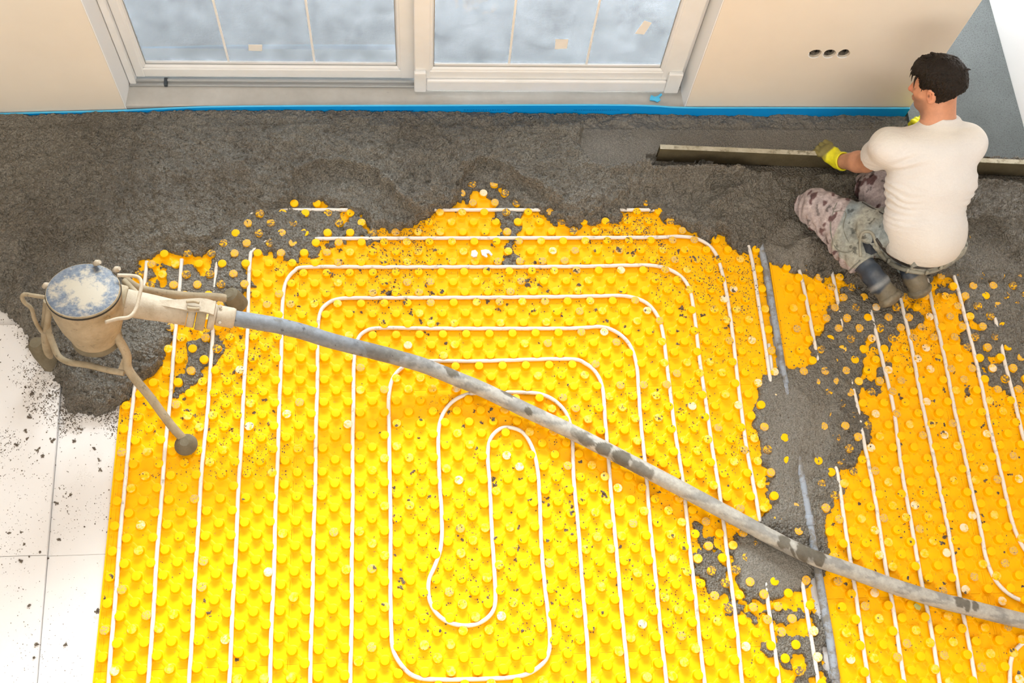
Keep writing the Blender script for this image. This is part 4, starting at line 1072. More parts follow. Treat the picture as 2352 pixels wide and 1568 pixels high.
tv, tt = tri_quads(tufts); tme = np_mesh('hair_locks', tv, tt); link('hair_locks', tme, M_hair, man)
# T-shirt
SF = Field(*axes(np.minimum(shL, pelv) - .20, np.array([3.72, .30, .70]), .0062))
torso(SF, .012)
SF.ell(pelv + np.array([.012, .03, .035]), (.168, .168, .140), (sideT, nv(np.cross(sideT, [0, 0, 1])), np.array([0, 0, 1.0])), .05)
SF.cap(uchest, neckb + nv(hp(-.030, 0, -.055) - neckb) * .05, .080, .058, .04)
SF.cap(shL, lerp(shL, elbL, .80), .070, .066, .035); SF.cap(shR, lerp(shR, elbR, .75), .070, .066, .035)
X, Y, Z = np.meshgrid(SF.ax, SF.ay, SF.az, indexing='ij')
tax = nv(neckb - pelv); tt_ = (X - pelv[0]) * tax[0] + (Y - pelv[1]) * tax[1] + (Z - pelv[2]) * tax[2]
sx_ = (X - pelv[0]) * sideT[0] + (Y - pelv[1]) * sideT[1] + (Z - pelv[2]) * sideT[2]
fold = np.sin(tt_ * 210 + 9 * vnoise(sx_, tt_, .08, 3) + sx_ * 16) * np.clip(np.abs(sx_ + .01) / .12 - .45, 0, 1) * np.exp(-((tt_ - .21) / .10) ** 2) * .0032
fold = fold + np.sin(tt_ * 120 - sx_ * 60) * np.exp(-((tt_ - .40) / .05) ** 2 - ((sx_ + .17) / .05) ** 2) * .006
fold = fold + vnoise(sx_ * .5, tt_, .05, 9) * .004 + vnoise(sx_, tt_ * .6, .11, 19) * .007 + np.sin(tt_ * 190 + sx_ * 30) * np.exp(-((tt_ - .52) / .03) ** 2) * np.exp(-((sx_ - .04) / .07) ** 2) * .004
SF.d = (SF.d - fold).astype(np.float32)
hem_pts = [P(2020, 540, .24), P(2110, 601, .215), P(2205, 560, .26)]
hn = np.cross(hem_pts[1] - hem_pts[0], hem_pts[2] - hem_pts[0]); hn = nv(hn); hn = hn if hn @ tax < 0 else -hn
bow = P(2112, 603, .215)
hn = nv(hn * .4 + -tax * .6)
SF.plane(bow - tax * .016, hn)
def raddist(a, b):
    e = nv(b - a); qx, qy, qz = X - a[0], Y - a[1], Z - a[2]; t = qx * e[0] + qy * e[1] + qz * e[2]
    return np.sqrt(np.maximum(qx * qx + qy * qy + qz * qz - t * t, 0))
ua = nv(elbL - shL); SF.d = np.maximum(SF.d, np.where(raddist(shL, elbL) < .105, (X - shL[0]) * ua[0] + (Y - shL[1]) * ua[1] + (Z - shL[2]) * ua[2] - .165, -1)).astype(np.float32)
ub = nv(elbR - shR); SF.d = np.maximum(SF.d, np.where(sx_ > .15, (X - shR[0]) * ub[0] + (Y - shR[1]) * ub[1] + (Z - shR[2]) * ub[2] - .17, -1)).astype(np.float32)
nkc = hp(-.030, 0, -.055); nk = nv(nkc - neckb)
SF.plane(neckb + nk * .060, nv(nk + .30 * rgt))
SF.cap(neckb - rgt * .004, nkc - rgt * .004, .053, .055, .004, 's')
me, v = SF.mesh('t_shirt')
cols = np.repeat(np.array([[.73, .715, .705]]), len(v), 0) * (1 + .03 * n3(v, .05)[:, None])
q = (v - pelv) @ tax; tone = np.clip(.5 - q / .3, 0, 1) * .12 + .10 * np.exp(-((q - .52) / .04) ** 2)  # yellower and darker towards the hem and near the collar
cols = cols * (1 - tone[:, None] * np.array([.5, .9, 1.7])); tint(me, np.clip(cols, 0, 1)); link('t_shirt', me, M_shirt, man)
# trousers
TF = Field(*axes(np.minimum.reduce([kneeL, kneeR, ankL, pelv]) - .13, np.array([3.66, .20, .40]), .0058))
TF.ell(pelv + np.array([-.018, .0, -.018]), (.158, .148, .135), (sideT, nv(np.cross(sideT, [0, 0, 1])), np.array([0, 0, 1.0])), .04)
TF.plane(pelv + tax * .004, nv(tax * .9 + np.array([0, 0, .2])))
TF.cap(hipL, kneeL, .105, .080, .04); TF.cap(hipR, kneeR, .105, .080, .04)
midL = lerp(kneeL, ankL, .72); TF.cap(kneeL + np.array([.005, 0, 0]), midL, .078, .068, .02)
midR = lerp(kneeR, ankR, .75); TF.cap(kneeR, midR, .075, .062, .02)
TF.cap(kneeL, kneeL + np.array([-.015, .02, -.03]), .078, .07, .02)
X, Y, Z = np.meshgrid(TF.ax, TF.ay, TF.az, indexing='ij')
def along(a, b):
    e = nv(b - a); return (X - a[0]) * e[0] + (Y - a[1]) * e[1] + (Z - a[2]) * e[2]
s1 = along(kneeL, ankL); s2 = along(hipL, kneeL)
s3 = along(hipR, kneeR)
TF.d = np.maximum(TF.d, np.where((s2 < .09) | (s3 < .09), (X - pelv[0]) * tax[0] * .9 + (Y - pelv[1]) * tax[1] * .9 + (Z - pelv[2]) * (tax[2] * .9 + .2) - .004 - np.clip(np.maximum(s2, s3) - .03, 0, 1) * 1.2, -1)).astype(np.float32)
dlt = vnoise(X, Y, .05, 2) * .008 + np.sin(s1 * 120 + 8 * vnoise(X, Z, .06, 5) + Z * 60) * .0080 * np.clip((.16 - Z) / .05, .0, 1) + np.sin(s2 * 95 + 9 * vnoise(X, Y, .07, 7)) * .0036 + vnoise(X + Z, Y, .028, 9) * .006
# cargo pocket bulge on the thigh
TF.ell(lerp(hipL, kneeL, .40) + np.array([.0, -.060, .060]), (.085, .070, .045), (nv(kneeL - hipL), nv(np.cross(nv(kneeL - hipL), [0, 0, 1])), np.array([0, 0, 1.0])), .008)
TF.d = (TF.d - dlt).astype(np.float32)
wc = P(2112, 600, .20)
ek = nv(ankL - kneeL); X, Y, Z = np.meshgrid(TF.ax, TF.ay, TF.az, indexing='ij')
TF.d = np.maximum(TF.d, np.minimum((X - midL[0]) * ek[0] + (Y - midL[1]) * ek[1] + (Z - midL[2]) * ek[2] - .035, .30 - np.hypot(X - ankL[0], Y - ankL[1]) - .16)).astype(np.float32)
me, v = TF.mesh('trousers')
tk = ((v - hipL) @ nv(kneeL - hipL)) / np.linalg.norm(kneeL - hipL)
lower = np.clip((tk - .67) / .02, 0, 1)
below = (v[:, 2] < .13) & (v[:, 1] < (kneeL[1] - .02)) & (v[:, 0] < ankL[0] + .02); lower = np.maximum(lower, below * 1.0 * (tk > .15))
rk = np.clip((.16 - np.linalg.norm(v - (kneeR + np.array([0, 0, .02])), axis=1)) / .02, 0, 1); lower = np.maximum(lower, rk)
khaki = np.array([.34, .335, .285]); blue = np.array([.20, .245, .27]); mauve = np.array([.42, .355, .35])
nb = np.clip(n3(v, .09, 3) + .5, 0, 1)[:, None]
cols = lerp(khaki, blue, nb * .8) * (1 - lower[:, None]) + mauve * lower[:, None]
st1 = np.clip((n3(v, .060, 12) + .45 * n3(v, .016, 13) - .30) / .10, 0, .9)[:, None] * lower[:, None]; cols = cols * (1 - st1) + np.array([.10, .045, .045]) * st1
st2 = np.clip((n3(v, .020, 15) + .3 * n3(v, .008, 16) - .50) / .06, 0, 1)[:, None]; cols = cols * (1 - st2 * .6)
mud = np.clip((.075 - v[:, 2]) / .04, 0, 1)[:, None] * np.clip(.7 + n3(v, .03, 2), 0, 1)[:, None]; cols = cols * (1 - mud) + np.array([.12, .105, .08]) * mud
mottle = np.clip(n3(v, .012, 22) * .5 + .5, 0, 1)[:, None]; cols = cols * (.78 + .40 * mottle)  # fine random lighter and darker mottling of the cloth
tint(me, np.clip(cols, .01, 1)); tr_ = link('trousers', me, M_trous, man)
# belt, belt loops and open side pocket
M_belt = mat('dark_belt', (.045, .04, .035), .6, .3); M_khaki = crust('trouser_canvas', (.26, .25, .20), (.38, .37, .31), lo=.66); M_pk = mat('dark_pocket_shade', (.035, .04, .05), .8, .2)
def on_px(lst): return np.array([P(*q) for q in lst])
def hit(fields, px, py, lift=.0):
    d = nv(P(px, py, 0) - CP); t = np.arange(3.4, 5.4, .002); pp = CP + t[:, None] * d; best = 1e9
    for f in fields:
        ok = np.ones(len(t), bool); ii = []
        for q, a in enumerate((f.ax, f.ay, f.az)):
            k_ = np.round((pp[:, q] - a[0]) / (a[1] - a[0])).astype(int); ok &= (k_ >= 0) & (k_ < len(a)); ii.append(np.clip(k_, 0, len(a) - 1))
        m_ = ok & (f.d[ii[0], ii[1], ii[2]] < 0)
        if m_.any(): best = min(best, t[np.argmax(m_)])
    return CP + d * (best - lift) if best < 1e8 else None
def seam(name, pxs, r, m, lift=.002, flds=None, seg=6):
    pts_ = [hit(flds or [TF], x, y, lift) for x, y in catmull([(x, y, 0) for x, y in pxs], 4)[:, :2]]
    pts_ = [p_ for p_ in pts_ if p_ is not None]
    if len(pts_) < 3: return None
    a = np.array(pts_); a[1:-1] = (a[:-2] + a[1:-1] * 2 + a[2:]) / 4
    return tube(name, a, r, m, man, seg)
M_seam = mat('trouser_seam', (.20, .20, .17), .9, .1)
seam('waistband', [(2010, 565), (2030, 592), (2060, 612), (2095, 623), (2130, 625), (2160, 615), (2178, 602)], .0110, M_khaki, .004, [TF], 8)
seam('belt', [(2012, 548), (2032, 575), (2062, 600), (2098, 613), (2135, 614), (2165, 603)], .0065, M_belt, .003, [TF, B], 8)
for q in ((2040, 597), (2084, 620), (2128, 624), (2160, 612)):
    a = hit([TF], q[0], q[1], .012)
    if a is not None: tube('belt_loop', [a + np.array([0, -.004, -.014]), a + np.array([0, -.008, .0]), a + np.array([0, .0, .016])], [.0060, .0068, .0060], M_khaki, man, 8)
seam('cargo_pocket', [(1946, 446), (1925, 462), (1913, 487), (1907, 520), (1912, 552), (1922, 572), (1942, 580), (1962, 574)], .0026, M_seam, .0005)
seam('cargo_pocket', [(1913, 487), (1930, 484), (1944, 490), (1936, 520), (1946, 550), (1965, 580), (1990, 606)], .0020, M_seam, .0005)
seam('thigh_seam', [(1950, 445), (1990, 470), (2030, 492)], .0030, M_belt, .002)
seam('hem_seam', [(1938, 634), (1950, 622), (1962, 610), (1975, 598)], .0035, M_seam, .001)
pkp = [(1980, 536), (1992, 533), (2003, 538), (2010, 555), (2019, 578), (2002, 585), (1989, 580), (1982, 560), (1980, 536)]
seam('pocket_edge', [(1977, 590), (1975, 560), (1979, 537), (1992, 531), (2004, 537), (2011, 556), (2021, 580)], .0065, M_khaki, .003, [TF], 8)
hh_ = [hit([TF], x, y, .0035) for x, y in pkp[:-1]]
bm = bmesh.new(); cc_ = np.mean([p_ for p_ in hh_ if p_ is not None], axis=0); vs = [bm.verts.new(tuple(p_)) for p_ in hh_ if p_ is not None]; c0 = bm.verts.new(tuple(cc_ + nv(CP - cc_) * .004))
for i in range(len(vs)): bm.faces.new((vs[i], vs[(i + 1) % len(vs)], c0))
link('pocket_shade', bm_mesh('pocket_shade', bm), M_pk, man)  # dark sheet laid on the cloth for the shade inside the pocket
# boots
def boot(kn, an, toe, name_label, mudf):
    bf = Field(*axes(np.minimum.reduce([lerp(kn, an, .4), an, toe]) - .12, np.maximum.reduce([lerp(kn, an, .4), an, toe]) + .12, .0052))
    a = lerp(kn, an, .45); b = lerp(kn, an, .97)
    bf.cap(a, b, .055, .044, .01); bf.cap(b, toe, .044, .046, .02)
    r1 = lerp(b, toe, .45); ex = nv(toe - b)
    bf.cap(r1, r1 + ex * .008, .0500, .0500, .004)
    X, Y, Z = np.meshgrid(bf.ax, bf.ay, bf.az, indexing='ij')
    bf.d = (bf.d - vnoise(X + Z, Y, .03, 4) * .004 - np.sin(((X - a[0]) * ex[0] + (Y - a[1]) * ex[1]) * 110) * .0012).astype(np.float32)
    bf.plane(toe + ex * .030, ex)
    me, v = bf.mesh('boot')
    t = ((v - b) @ ex) / np.linalg.norm(toe - b)
    navy = np.array([.035, .048, .070]); cols = np.repeat(navy[None], len(v), 0)
    band = np.clip(1.3 - np.abs((t - .46) / .13), 0, 1)[:, None] * .8; cols = cols * (1 - band) + np.array([.27, .28, .28]) * band
    sm = np.clip((n3(v, .03, 6) + .05) / .5, 0, 1)[:, None] * .4; cols = cols * (1 - sm) + np.array([.16, .17, .18]) * sm
    md_ = np.clip((t - .62 + mudf) / .12 + n3(v, .02, 5), 0, 1)[:, None]; cols = cols * (1 - md_) + np.array([.17, .145, .10]) * md_
    tint(me, np.clip(cols, .01, 1)); o = link('boot', me, M_boot, man); o['label'] = name_label
    # muddy sole
    sf = Field(*axes(toe - .11, toe + .12, .005))
    uu_, ww_, ee_ = frame_from(ex)
    sf.ell(toe + ex * .026, (.056, .050, .030), (nv(np.cross(ex, [0, 0, 1])), nv(np.cross(nv(np.cross(ex, [0, 0, 1])), ex)), ex), .01)
    X, Y, Z = np.meshgrid(sf.ax, sf.ay, sf.az, indexing='ij'); sf.d = (sf.d - vnoise(X + Z, Y - Z, .018, 4) * .006 - vnoise(X, Y + Z, .009, 5) * .003).astype(np.float32)
    me, v = sf.mesh('sole'); tint(me, np.clip(np.repeat(np.array([[.17, .145, .10]]), len(v), 0) * (1 + .4 * n3(v, .015, 4)[:, None]), .01, 1)); s_ = link('sole', me, M_boot, man)
    return o
boot(kneeL, P(2008, 636, .125), P(2036, 674, .095), 'dark blue rubber boot with a pale rim and a muddy sole', 0)
boot(kneeR, P(2098, 632, .12), P(2108, 655, .085), 'rubber boot almost wholly covered in brown mortar', .55)
# gloves
GF = Field(*axes(np.minimum(wriL, wriL + dL * .12) - .09, np.maximum(wriL, wriL + dL * .14) + .09, .0032))
hand(GF, wriL, dL, uL, .0028, -1)
ca = wriL - dL * .035 + (elbL - wriL) * .10
GF.cap(wriL + dL * .02, lerp(wriL, elbL, .16), .034, .044, .012)
e2 = nv(elbL - wriL); pc = lerp(wriL, elbL, .19); GF.plane(pc, e2)
GF.cap(lerp(wriL, elbL, .1), lerp(wriL, elbL, .30), .031, .040, .003, 's')
me, v = GF.mesh('glove'); mud_ = np.clip(((v - wriL) @ dL - .042) / .02 + n3(v, .02, 4) * 1.4, 0, .92)[:, None]
cols = np.array([.78, .72, .02]) * (1 - mud_) + np.array([.15, .12, .055]) * mud_; tint(me, cols); o = link('glove', me, M_glove, man); o['label'] = 'bright yellow rubber glove with mortar on the fingers'
GF = Field(*axes(np.minimum(wriR, wriR + dR * .12) - .09, np.maximum(wriR, wriR + dR * .14) + .09, .0034))
hand(GF, wriR, dR, uR, .0025, 1); GF.cap(wriR + dR * .02, lerp(wriR, elbR, .18), .033, .042, .012); GF.plane(lerp(wriR, elbR, .2), nv(elbR - wriR))
me, v = GF.mesh('glove'); tint(me, np.repeat(np.array([[.78, .72, .02]]), len(v), 0)); link('glove', me, M_glove, man)

# ------------------------------------------------------------------ straightedge
a0 = P(1507, 369, .030); a1 = P(2352, 404, .030); ex = nv(a1 - a0); ex[2] = 0; a1 = a0 + ex * 1.95; bk = np.array([-ex[1], ex[0], 0])
M_bar = crust('mortar_smeared_aluminium', (.085, .068, .036), (.13, .105, .06), dark=(.07, .06, .04), lo=.60)
M_bart = crust('bar_top_edge', (.34, .30, .21), (.52, .48, .38), dark=(.16, .14, .09), lo=.52)
bm = bmesh.new()
prof = [(0, 0), (.004, .0), (.004, .094), (.020, .094), (.020, .0), (.024, .0), (.024, .099), (0, .099)]
r0 = [bm.verts.new(tuple(a0 + bk * u + np.array([0, 0, w]))) for u, w in prof]; r1 = [bm.verts.new(tuple(a1 + bk * u + np.array([0, 0, w]))) for u, w in prof]
bm.faces.new(r0); bm.faces.new(r1[::-1])
for i in range(8):
    f_ = bm.faces.new((r0[i], r0[(i + 1) % 8], r1[(i + 1) % 8], r1[i])); f_.material_index = 1 if i == 6 else 0
me = bm_mesh('levelling_bar', bm); me.materials.append(M_bar); me.materials.append(M_bart)
bar = tag(link('levelling_bar', me), 'long mortar-smeared aluminium levelling bar held by the man, running out at the right', 'levelling bar')

# ------------------------------------------------------------------ screed tripod
tri = empty('screed_tripod', tuple(P(265, 830, .0)), 'cement-crusted steel outlet tripod with a round blue-grey lid, standing at the left in the mortar', 'screed tripod')
T0 = P(190, 664, .60)                      # lid centre
B0 = P(222, 772, .33)                      # bottom of the pot
axp = nv(B0 - T0); HP = np.linalg.norm(B0 - T0)
lid = bpy.data.objects.new('lid', None)
bm = bmesh.new()
lathe('pot', [(.1300, .004), (.1330, .012), (.1330, .035), (.1300, .040), (.1285, HP * .35), (.118, HP * .60), (.098, HP * .85), (.088, HP), (.082, HP), (.092, HP * .84), (.110, HP * .5), (.118, .03), (.118, .004), (.130, .004)], T0, axp, M_crust, tri, 48)
lathe('rubber_outlet', [(.080, HP - .02), (.092, HP - .012), (.094, HP + .012), (.078, HP + .034), (.066, HP + .034), (.070, HP - .02), (.080, HP - .02)], T0, axp, M_mudsteel, tri, 36)
lo_ = lathe('lid', [(0, -.002), (.122, 0.0), (.1285, .004), (.1285, .010), (0, .010)], (0, 0, 0), axp, M_lid, None, 56)
lo_.parent = tri; lo_.location = Vector(T0) - Vector(tri.location); lo_['label'] = 'round blue-grey lid with a dried pale cement patch'
lathe('lid_seal', [(.1270, .011), (.1345, .011), (.1345, .019), (.1270, .019), (.1270, .011)], T0, axp, M_darkrub, tri, 48)
def T(pp, r, name, m=M_crust, n=6, seg=12): return tube(name, catmull([P(*q) for q in pp], n), r, m, tri, seg)
# clamp ring lugs on the rim
for q in ((223, 603, .59), (268, 618, .58), (106, 655, .59)):
    a = P(*q); tube('rim_lug', [a + np.array([-.012, 0, -.012]), a, a + np.array([.012, 0, .006])], [.009, .012, .008], M_crust2, tri, 8)
# outlet pipe and coupling
pA, pB = P(262, 690, .47), P(430, 721, .40)
tube('inlet_pipe', [lerp(pA, pB, t) for t in (-.15, 0, .12, .5, .8, 1.0)], [.062, .060, .054, .050, .046, .046], M_crust2, tri, 28)
tube('inlet_collar', [lerp(pA, pB, t) for t in (.03, .05, .14, .16)], [.060, .066, .064, .058], M_crust, tri, 28)
dcp = nv(pB - pA)
def ring(c, r, w, name, m, s=.3): return tube(name, [c - dcp * w / 2, c - dcp * w * .35, c + dcp * w * .35, c + dcp * w / 2], [r * .93, r, r, r * .93], m, tri, 28)
ring(P(440, 723, .395), .049, .030, 'coupling_collar', M_crust2); ring(P(462, 727, .392), .0545, .036, 'coupling_collar', M_crust); ring(P(487, 727, .385), .052, .026, 'coupling_collar', M_crust2)
ring(P(517, 727, .375), .0405, .075, 'hose_ferrule', M_crust2)
# locking lever on top of the coupling
lv = catmull([P(*q) for q in ((352, 695, .47), (390, 698, .462), (430, 700, .452), (470, 702, .445), (494, 709, .44))], 5)
bm = bmesh.new(); rows = []
for i, p_ in enumerate(lv):
    t = i / (len(lv) - 1); w = .006 + .022 * min(1, t * 1.6); h_ = .006; sd = nv(np.cross(dcp, [0, 0, 1]))
    rows.append([bm.verts.new(tuple(p_ + sd * a + np.array([0, 0, b]))) for a, b in ((-w, -h_), (w, -h_), (w, h_), (-w, h_))])
for a, b in zip(rows[:-1], rows[1:]):
    for i in range(4): bm.faces.new((a[i], a[(i + 1) % 4], b[(i + 1) % 4], b[i]))
bm.faces.new(rows[0]); bm.faces.new(rows[-1][::-1])
link('locking_lever', bm_mesh('locking_lever', bm), M_crust2, tri)
T([(428, 693, .468), (445, 692, .470), (458, 695, .466)], .006, 'lever_pin'); T([(430, 707, .466), (447, 709, .464), (458, 709, .46)], .006, 'lever_pin')
for q in ((506, 703, .425), (505, 740, .40)):
    a = P(*q); lathe('rivet', [(0, 0), (.006, .001), (.008, .005), (0, .006)], a + np.array([0, -.002, .004]), (0, .2, -1), M_crust2, tri, 10)
# frame: legs, brace ring, handles
L1 = T([(262, 762, .40), (290, 812, .30), (296, 850, .235), (345, 912, .15), (392, 975, .075), (425, 1012, .03)], .0175, 'leg')
L2 = T([(110, 690, .42), (106, 730, .33), (104, 765, .25), (108, 800, .16), (117, 830, .03)], .0170, 'leg')
L3 = T([(285, 640, .36), (320, 662, .32), (380, 674, .24), (440, 680, .16), (500, 682, .09), (545, 690, .04)], .0170, 'leg')
foot1 = P(428, 1018, ground(*P(428, 1018, 0)[:2]))
lathe('foot', [(0, .042), (.018, .042), (.026, .035), (.042, .018), (.0465, .006), (.044, 0), (0, 0)], P(428, 1022, .0145), (0, 0, 1), M_mudsteel, tri, 24)
q = P(117, 830, .02); lathe('foot', [(0, .17), (.024, .17), (.036, .15), (.042, .10), (.042, 0), (0, 0)], q + np.array([0, 0, -.015]), nv([-.10, .12, 1]), M_mudsteel, tri, 24)
q = P(545, 694, .015); lathe('foot', [(0, .075), (.022, .075), (.034, .065), (.040, .03), (.040, -.02), (0, -.02)], q, nv([-.35, .15, 1]), M_mudsteel, tri, 24)
T([(107, 722, .33), (112, 760, .28), (122, 790, .25), (135, 818, .24), (160, 832, .24), (200, 838, .24), (250, 850, .24), (285, 856, .235)], .0125, 'brace')
bm = bmesh.new()
gpts = [P(283, 822, .285), P(272, 850, .238), P(300, 862, .225), P(318, 880, .195), P(303, 845, .245)]
for dz in (0,):
    a = [bm.verts.new(tuple(p_ + np.array([0, 0, .008]))) for p_ in gpts]; b = [bm.verts.new(tuple(p_ - np.array([0, 0, .008]))) for p_ in gpts]
    bm.faces.new(a); bm.faces.new(b[::-1])
    for i in range(5): bm.faces.new((a[i], a[(i + 1) % 5], b[(i + 1) % 5], b[i]))
link('gusset', bm_mesh('gusset', bm), M_crust, tri)
T([(106, 683, .50), (80, 679, .50), (56, 676, .50), (51, 684, .49), (58, 696, .47), (72, 708, .44), (80, 735, .37), (93, 758, .29), (104, 765, .26)], .0080, 'handle')
T([(270, 632, .60), (300, 633, .60), (318, 637, .60), (325, 652, .60), (320, 680, .595), (311, 712, .59), (296, 728, .59), (270, 732, .59), (242, 740, .585)], .0070, 'handle', M_crust2)
T([(330, 690, .40), (300, 660, .40), (286, 645, .38)], .012, 'strut')
T([(115, 690, .45), (112, 720, .38), (104, 760, .27)], .013, 'strut')

# ------------------------------------------------------------------ delivery hose
hp_ = [(505, 727, .378), (540, 731, .365), (590, 739, .35), (640, 748, .33), (700, 763, .295), (760, 782, .25), (830, 800, .19), (900, 818, .14), (970, 838, .095), (1030, 862, .065), (1110, 895, .048), (1200, 938, .046), (1300, 985, .046), (1400, 1036, .046), (1500, 1088, .046), (1600, 1141, .046), (1700, 1195, .047), (1780, 1238, .050), (1860, 1277, .056), (1950, 1309, .050), (2050, 1345, .047), (2150, 1376, .046), (2250, 1401, .046), (2352, 1426, .046), (2480, 1455, .046)]
path = catmull([P(*q) for q in hp_], 26)
HRs = .0315
v, f_, t_ = tube_np(path, HRs, 36)
# dirt painted as real patches of mortar: list of (photo x, photo y, along m, across m, strength)
blot = [(880, 800, .075, .06, .55), (900, 810, .05, .04, .5), (1035, 852, .040, .020, .9), (1168, 902, .038, .014, .95), (1212, 944, .022, .013, .95), (1345, 1010, .050, .025, .8), (1385, 1030, .035, .03, .9), (1425, 1052, .040, .035, .95), (1470, 1080, .060, .030, .75), (1330, 1000, .06, .02, .5), (1800, 1245, .030, .025, .9), (1850, 1268, .060, .035, .97), (1880, 1278, .03, .04, .97), (2205, 1380, .022, .03, .9), (2222, 1390, .012, .035, .9), (2240, 1393, .014, .025, .92), (640, 733, .02, .008, .6), (708, 742, .018, .01, .8), (1100, 890, .04, .012, .3)]
vc = v[:len(path) * 36]; cr = np.ones((len(v), 3), np.float32) * np.array([.42, .42, .40])
rad_ = v - np.vstack([np.repeat(path, 36, 0), path[:1], path[-1:]])
nzv = fbm(v[:, 0] + v[:, 2], v[:, 1] - v[:, 2], .02, 3, 4)
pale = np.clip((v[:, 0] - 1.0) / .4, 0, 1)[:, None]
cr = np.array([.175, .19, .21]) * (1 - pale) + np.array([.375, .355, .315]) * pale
under_shade = np.clip(-rad_[:, 2] / HRs - .35, 0, 1)[:, None]
cr = cr * (1 - .55 * under_shade) + np.array([.15, .125, .085]) * .55 * under_shade  # underside shade put into the hose colour
strk = np.clip((fbm(v[:, 0] * .6 + v[:, 1] * .3, v[:, 1] * 1.6 + v[:, 2] * 2, .05, 5, 21) - .12) / .12, 0, 1)[:, None] * .5; cr = cr * (1 - strk) + np.array([.13, .13, .13]) * strk
wet = np.zeros(len(v))
for bx_, by_, la, lc, s_ in blot:
    z_ = path[np.argmin([abs(p_[0] - P(bx_, by_, .06)[0]) for p_ in path])][2] + .026
    q = P(bx_, by_, z_); dd = v - q; i = np.argmin(np.linalg.norm(path - q, axis=1)); tg = nv(path[min(i + 1, len(path) - 1)] - path[i - 1])
    al_ = dd @ tg; ac = np.linalg.norm(dd - al_[:, None] * tg, axis=1)
    w = (al_ / la) ** 2 + (ac / (lc * 1.1)) ** 2 + nzv * 1.2
    wet = np.maximum(wet, np.clip((1.0 - w) / .12, 0, 1) * s_)
cr = cr * (1 - wet[:, None]) + np.array([.105, .092, .07]) * wet[:, None]
for i in range(26):                                                    # small dark splashes on the first stretch
    j = random.randint(10, 200); th_ = random.randint(0, 35); q = v[j * 36 + th_]
    w = np.linalg.norm(v - q, axis=1) / random.uniform(.003, .007); m_ = np.clip((1.1 - w) / .2, 0, 1)[:, None] * .85; cr = cr * (1 - m_) + np.array([.05, .05, .055]) * m_
v = v + rad_ / HRs * (wet * .0012 + nzv * .0008)[:, None]
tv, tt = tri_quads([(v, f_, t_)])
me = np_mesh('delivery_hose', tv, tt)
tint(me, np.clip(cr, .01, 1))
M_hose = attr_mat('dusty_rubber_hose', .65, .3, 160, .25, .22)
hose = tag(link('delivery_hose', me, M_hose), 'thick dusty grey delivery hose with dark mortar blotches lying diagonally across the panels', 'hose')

# ------------------------------------------------------------------ crumbs of mortar
octa = np.array([(1, 0, 0), (-1, 0, 0), (0, 1, 0), (0, -1, 0), (0, 0, 1), (0, 0, -1)], float)
octf = np.array([(0, 2, 4), (2, 1, 4), (1, 3, 4), (3, 0, 4), (2, 0, 5), (1, 2, 5), (3, 1, 5), (0, 3, 5)])
stud_xy = np.array([(a, b) for a, b, c_ in studs])
def drop(px, py, r):
    """rest crumbs (photo position, radius) on what lies there"""
    d = np.stack([(px - W / 2) / F, -(py - H / 2) / F, -np.ones_like(px)], -1) @ RM.T
    t = (-.012 - CP[2]) / d[:, 2]; p_ = CP + t[:, None] * d
    z = np.where(p_[:, 0] < -.056, ZB, ZP); z = np.where(p_[:, 0] < (-.272 + (p_[:, 1] + 1.531) * -.035) - .002, ZB + .016, z)
    g_, m_ = ground_np(p_[:, 0], p_[:, 1]); z = np.where(m_, g_, z)
    k_ = np.round(p_[:, 0] / .05 - .55); rr_ = np.round(-p_[:, 1] / .05 - .52)
    ds = np.hypot(p_[:, 0] - (k_ + .55) * .05, p_[:, 1] + (rr_ + .52) * .05)
    onst = ((k_ + rr_) % 2 == 1) & (ds < .0165) & (p_[:, 0] > -.04) & (p_[:, 0] < 2.69) & ~m_
    z = np.where(onst, .0108, z)
    mm_ = np.round((p_[:, 0] / .05 - 62.45) / .95); r2 = np.round((-p_[:, 1] / .05 - 17.53) / 1.011 + 17)
    ds2 = np.hypot(p_[:, 0] - (62.45 + .95 * mm_) * .05, p_[:, 1] + (17.53 + (r2 - 17) * 1.011) * .05)
    on2 = ((mm_ + r2) % 2 == 0) & (ds2 < .0165) & (p_[:, 0] > 2.81) & ~m_
    z = np.where(on2, .0108, z)
    skirt = (((k_ + rr_) % 2 == 1) & (ds >= .0165) & (ds < .024) & (p_[:, 0] < 2.7)) | (((mm_ + r2) % 2 == 0) & (ds2 >= .0165) & (ds2 < .024) & (p_[:, 0] > 2.8))
    z = np.where(skirt & ~m_, ZP + .004, z)
    p_[:, 2] = z + r * .25
    return p_, m_
PX, PY_, RR = [], [], []
def sprinkle(n_, x0, x1, y0, y1, s0, s1, dens=None, ss=0):
    n = int(n_ * 1.7)
    px = rng.uniform(x0, x1, n * 3); py = rng.uniform(y0, y1, n * 3)
    pr = np.clip(.35 + 1.7 * fbm(px, py, 130, 3, 5 + ss), .02, 1)
    if dens is not None: pr = pr * dens(px, py)
    k = rng.uniform(0, 1, n * 3) < pr; px, py = px[k][:n], py[k][:n]; s0, s1 = s0 * 1.0, s1 * 1.1
    PX.append(px); PY_.append(py); RR.append(np.exp(rng.uniform(math.log(s0), math.log(s1), len(px))))
sprinkle(3400, 0, 270, 720, 1100, .0009, .0028, lambda x, y: np.clip(1.2 - (y - 850) / 330, .03, 1) * np.where((y < 800) & (x > 60), 1, 1))
sprinkle(1700, 135, 262, 930, 1240, .0010, .0032, lambda x, y: np.exp(-(y - 930) / 95))
sprinkle(700, 0, 260, 1000, 1568, .0007, .0018, lambda x, y: np.clip(1 - (y - 1000) / 700, .08, 1))
sprinkle(1900, 260, 660, 740, 1100, .0009, .0030, lambda x, y: np.clip(1.35 - (x - 300) / 330, .1, 1) * np.clip(1.3 - (y - 800) / 330, .05, 1))
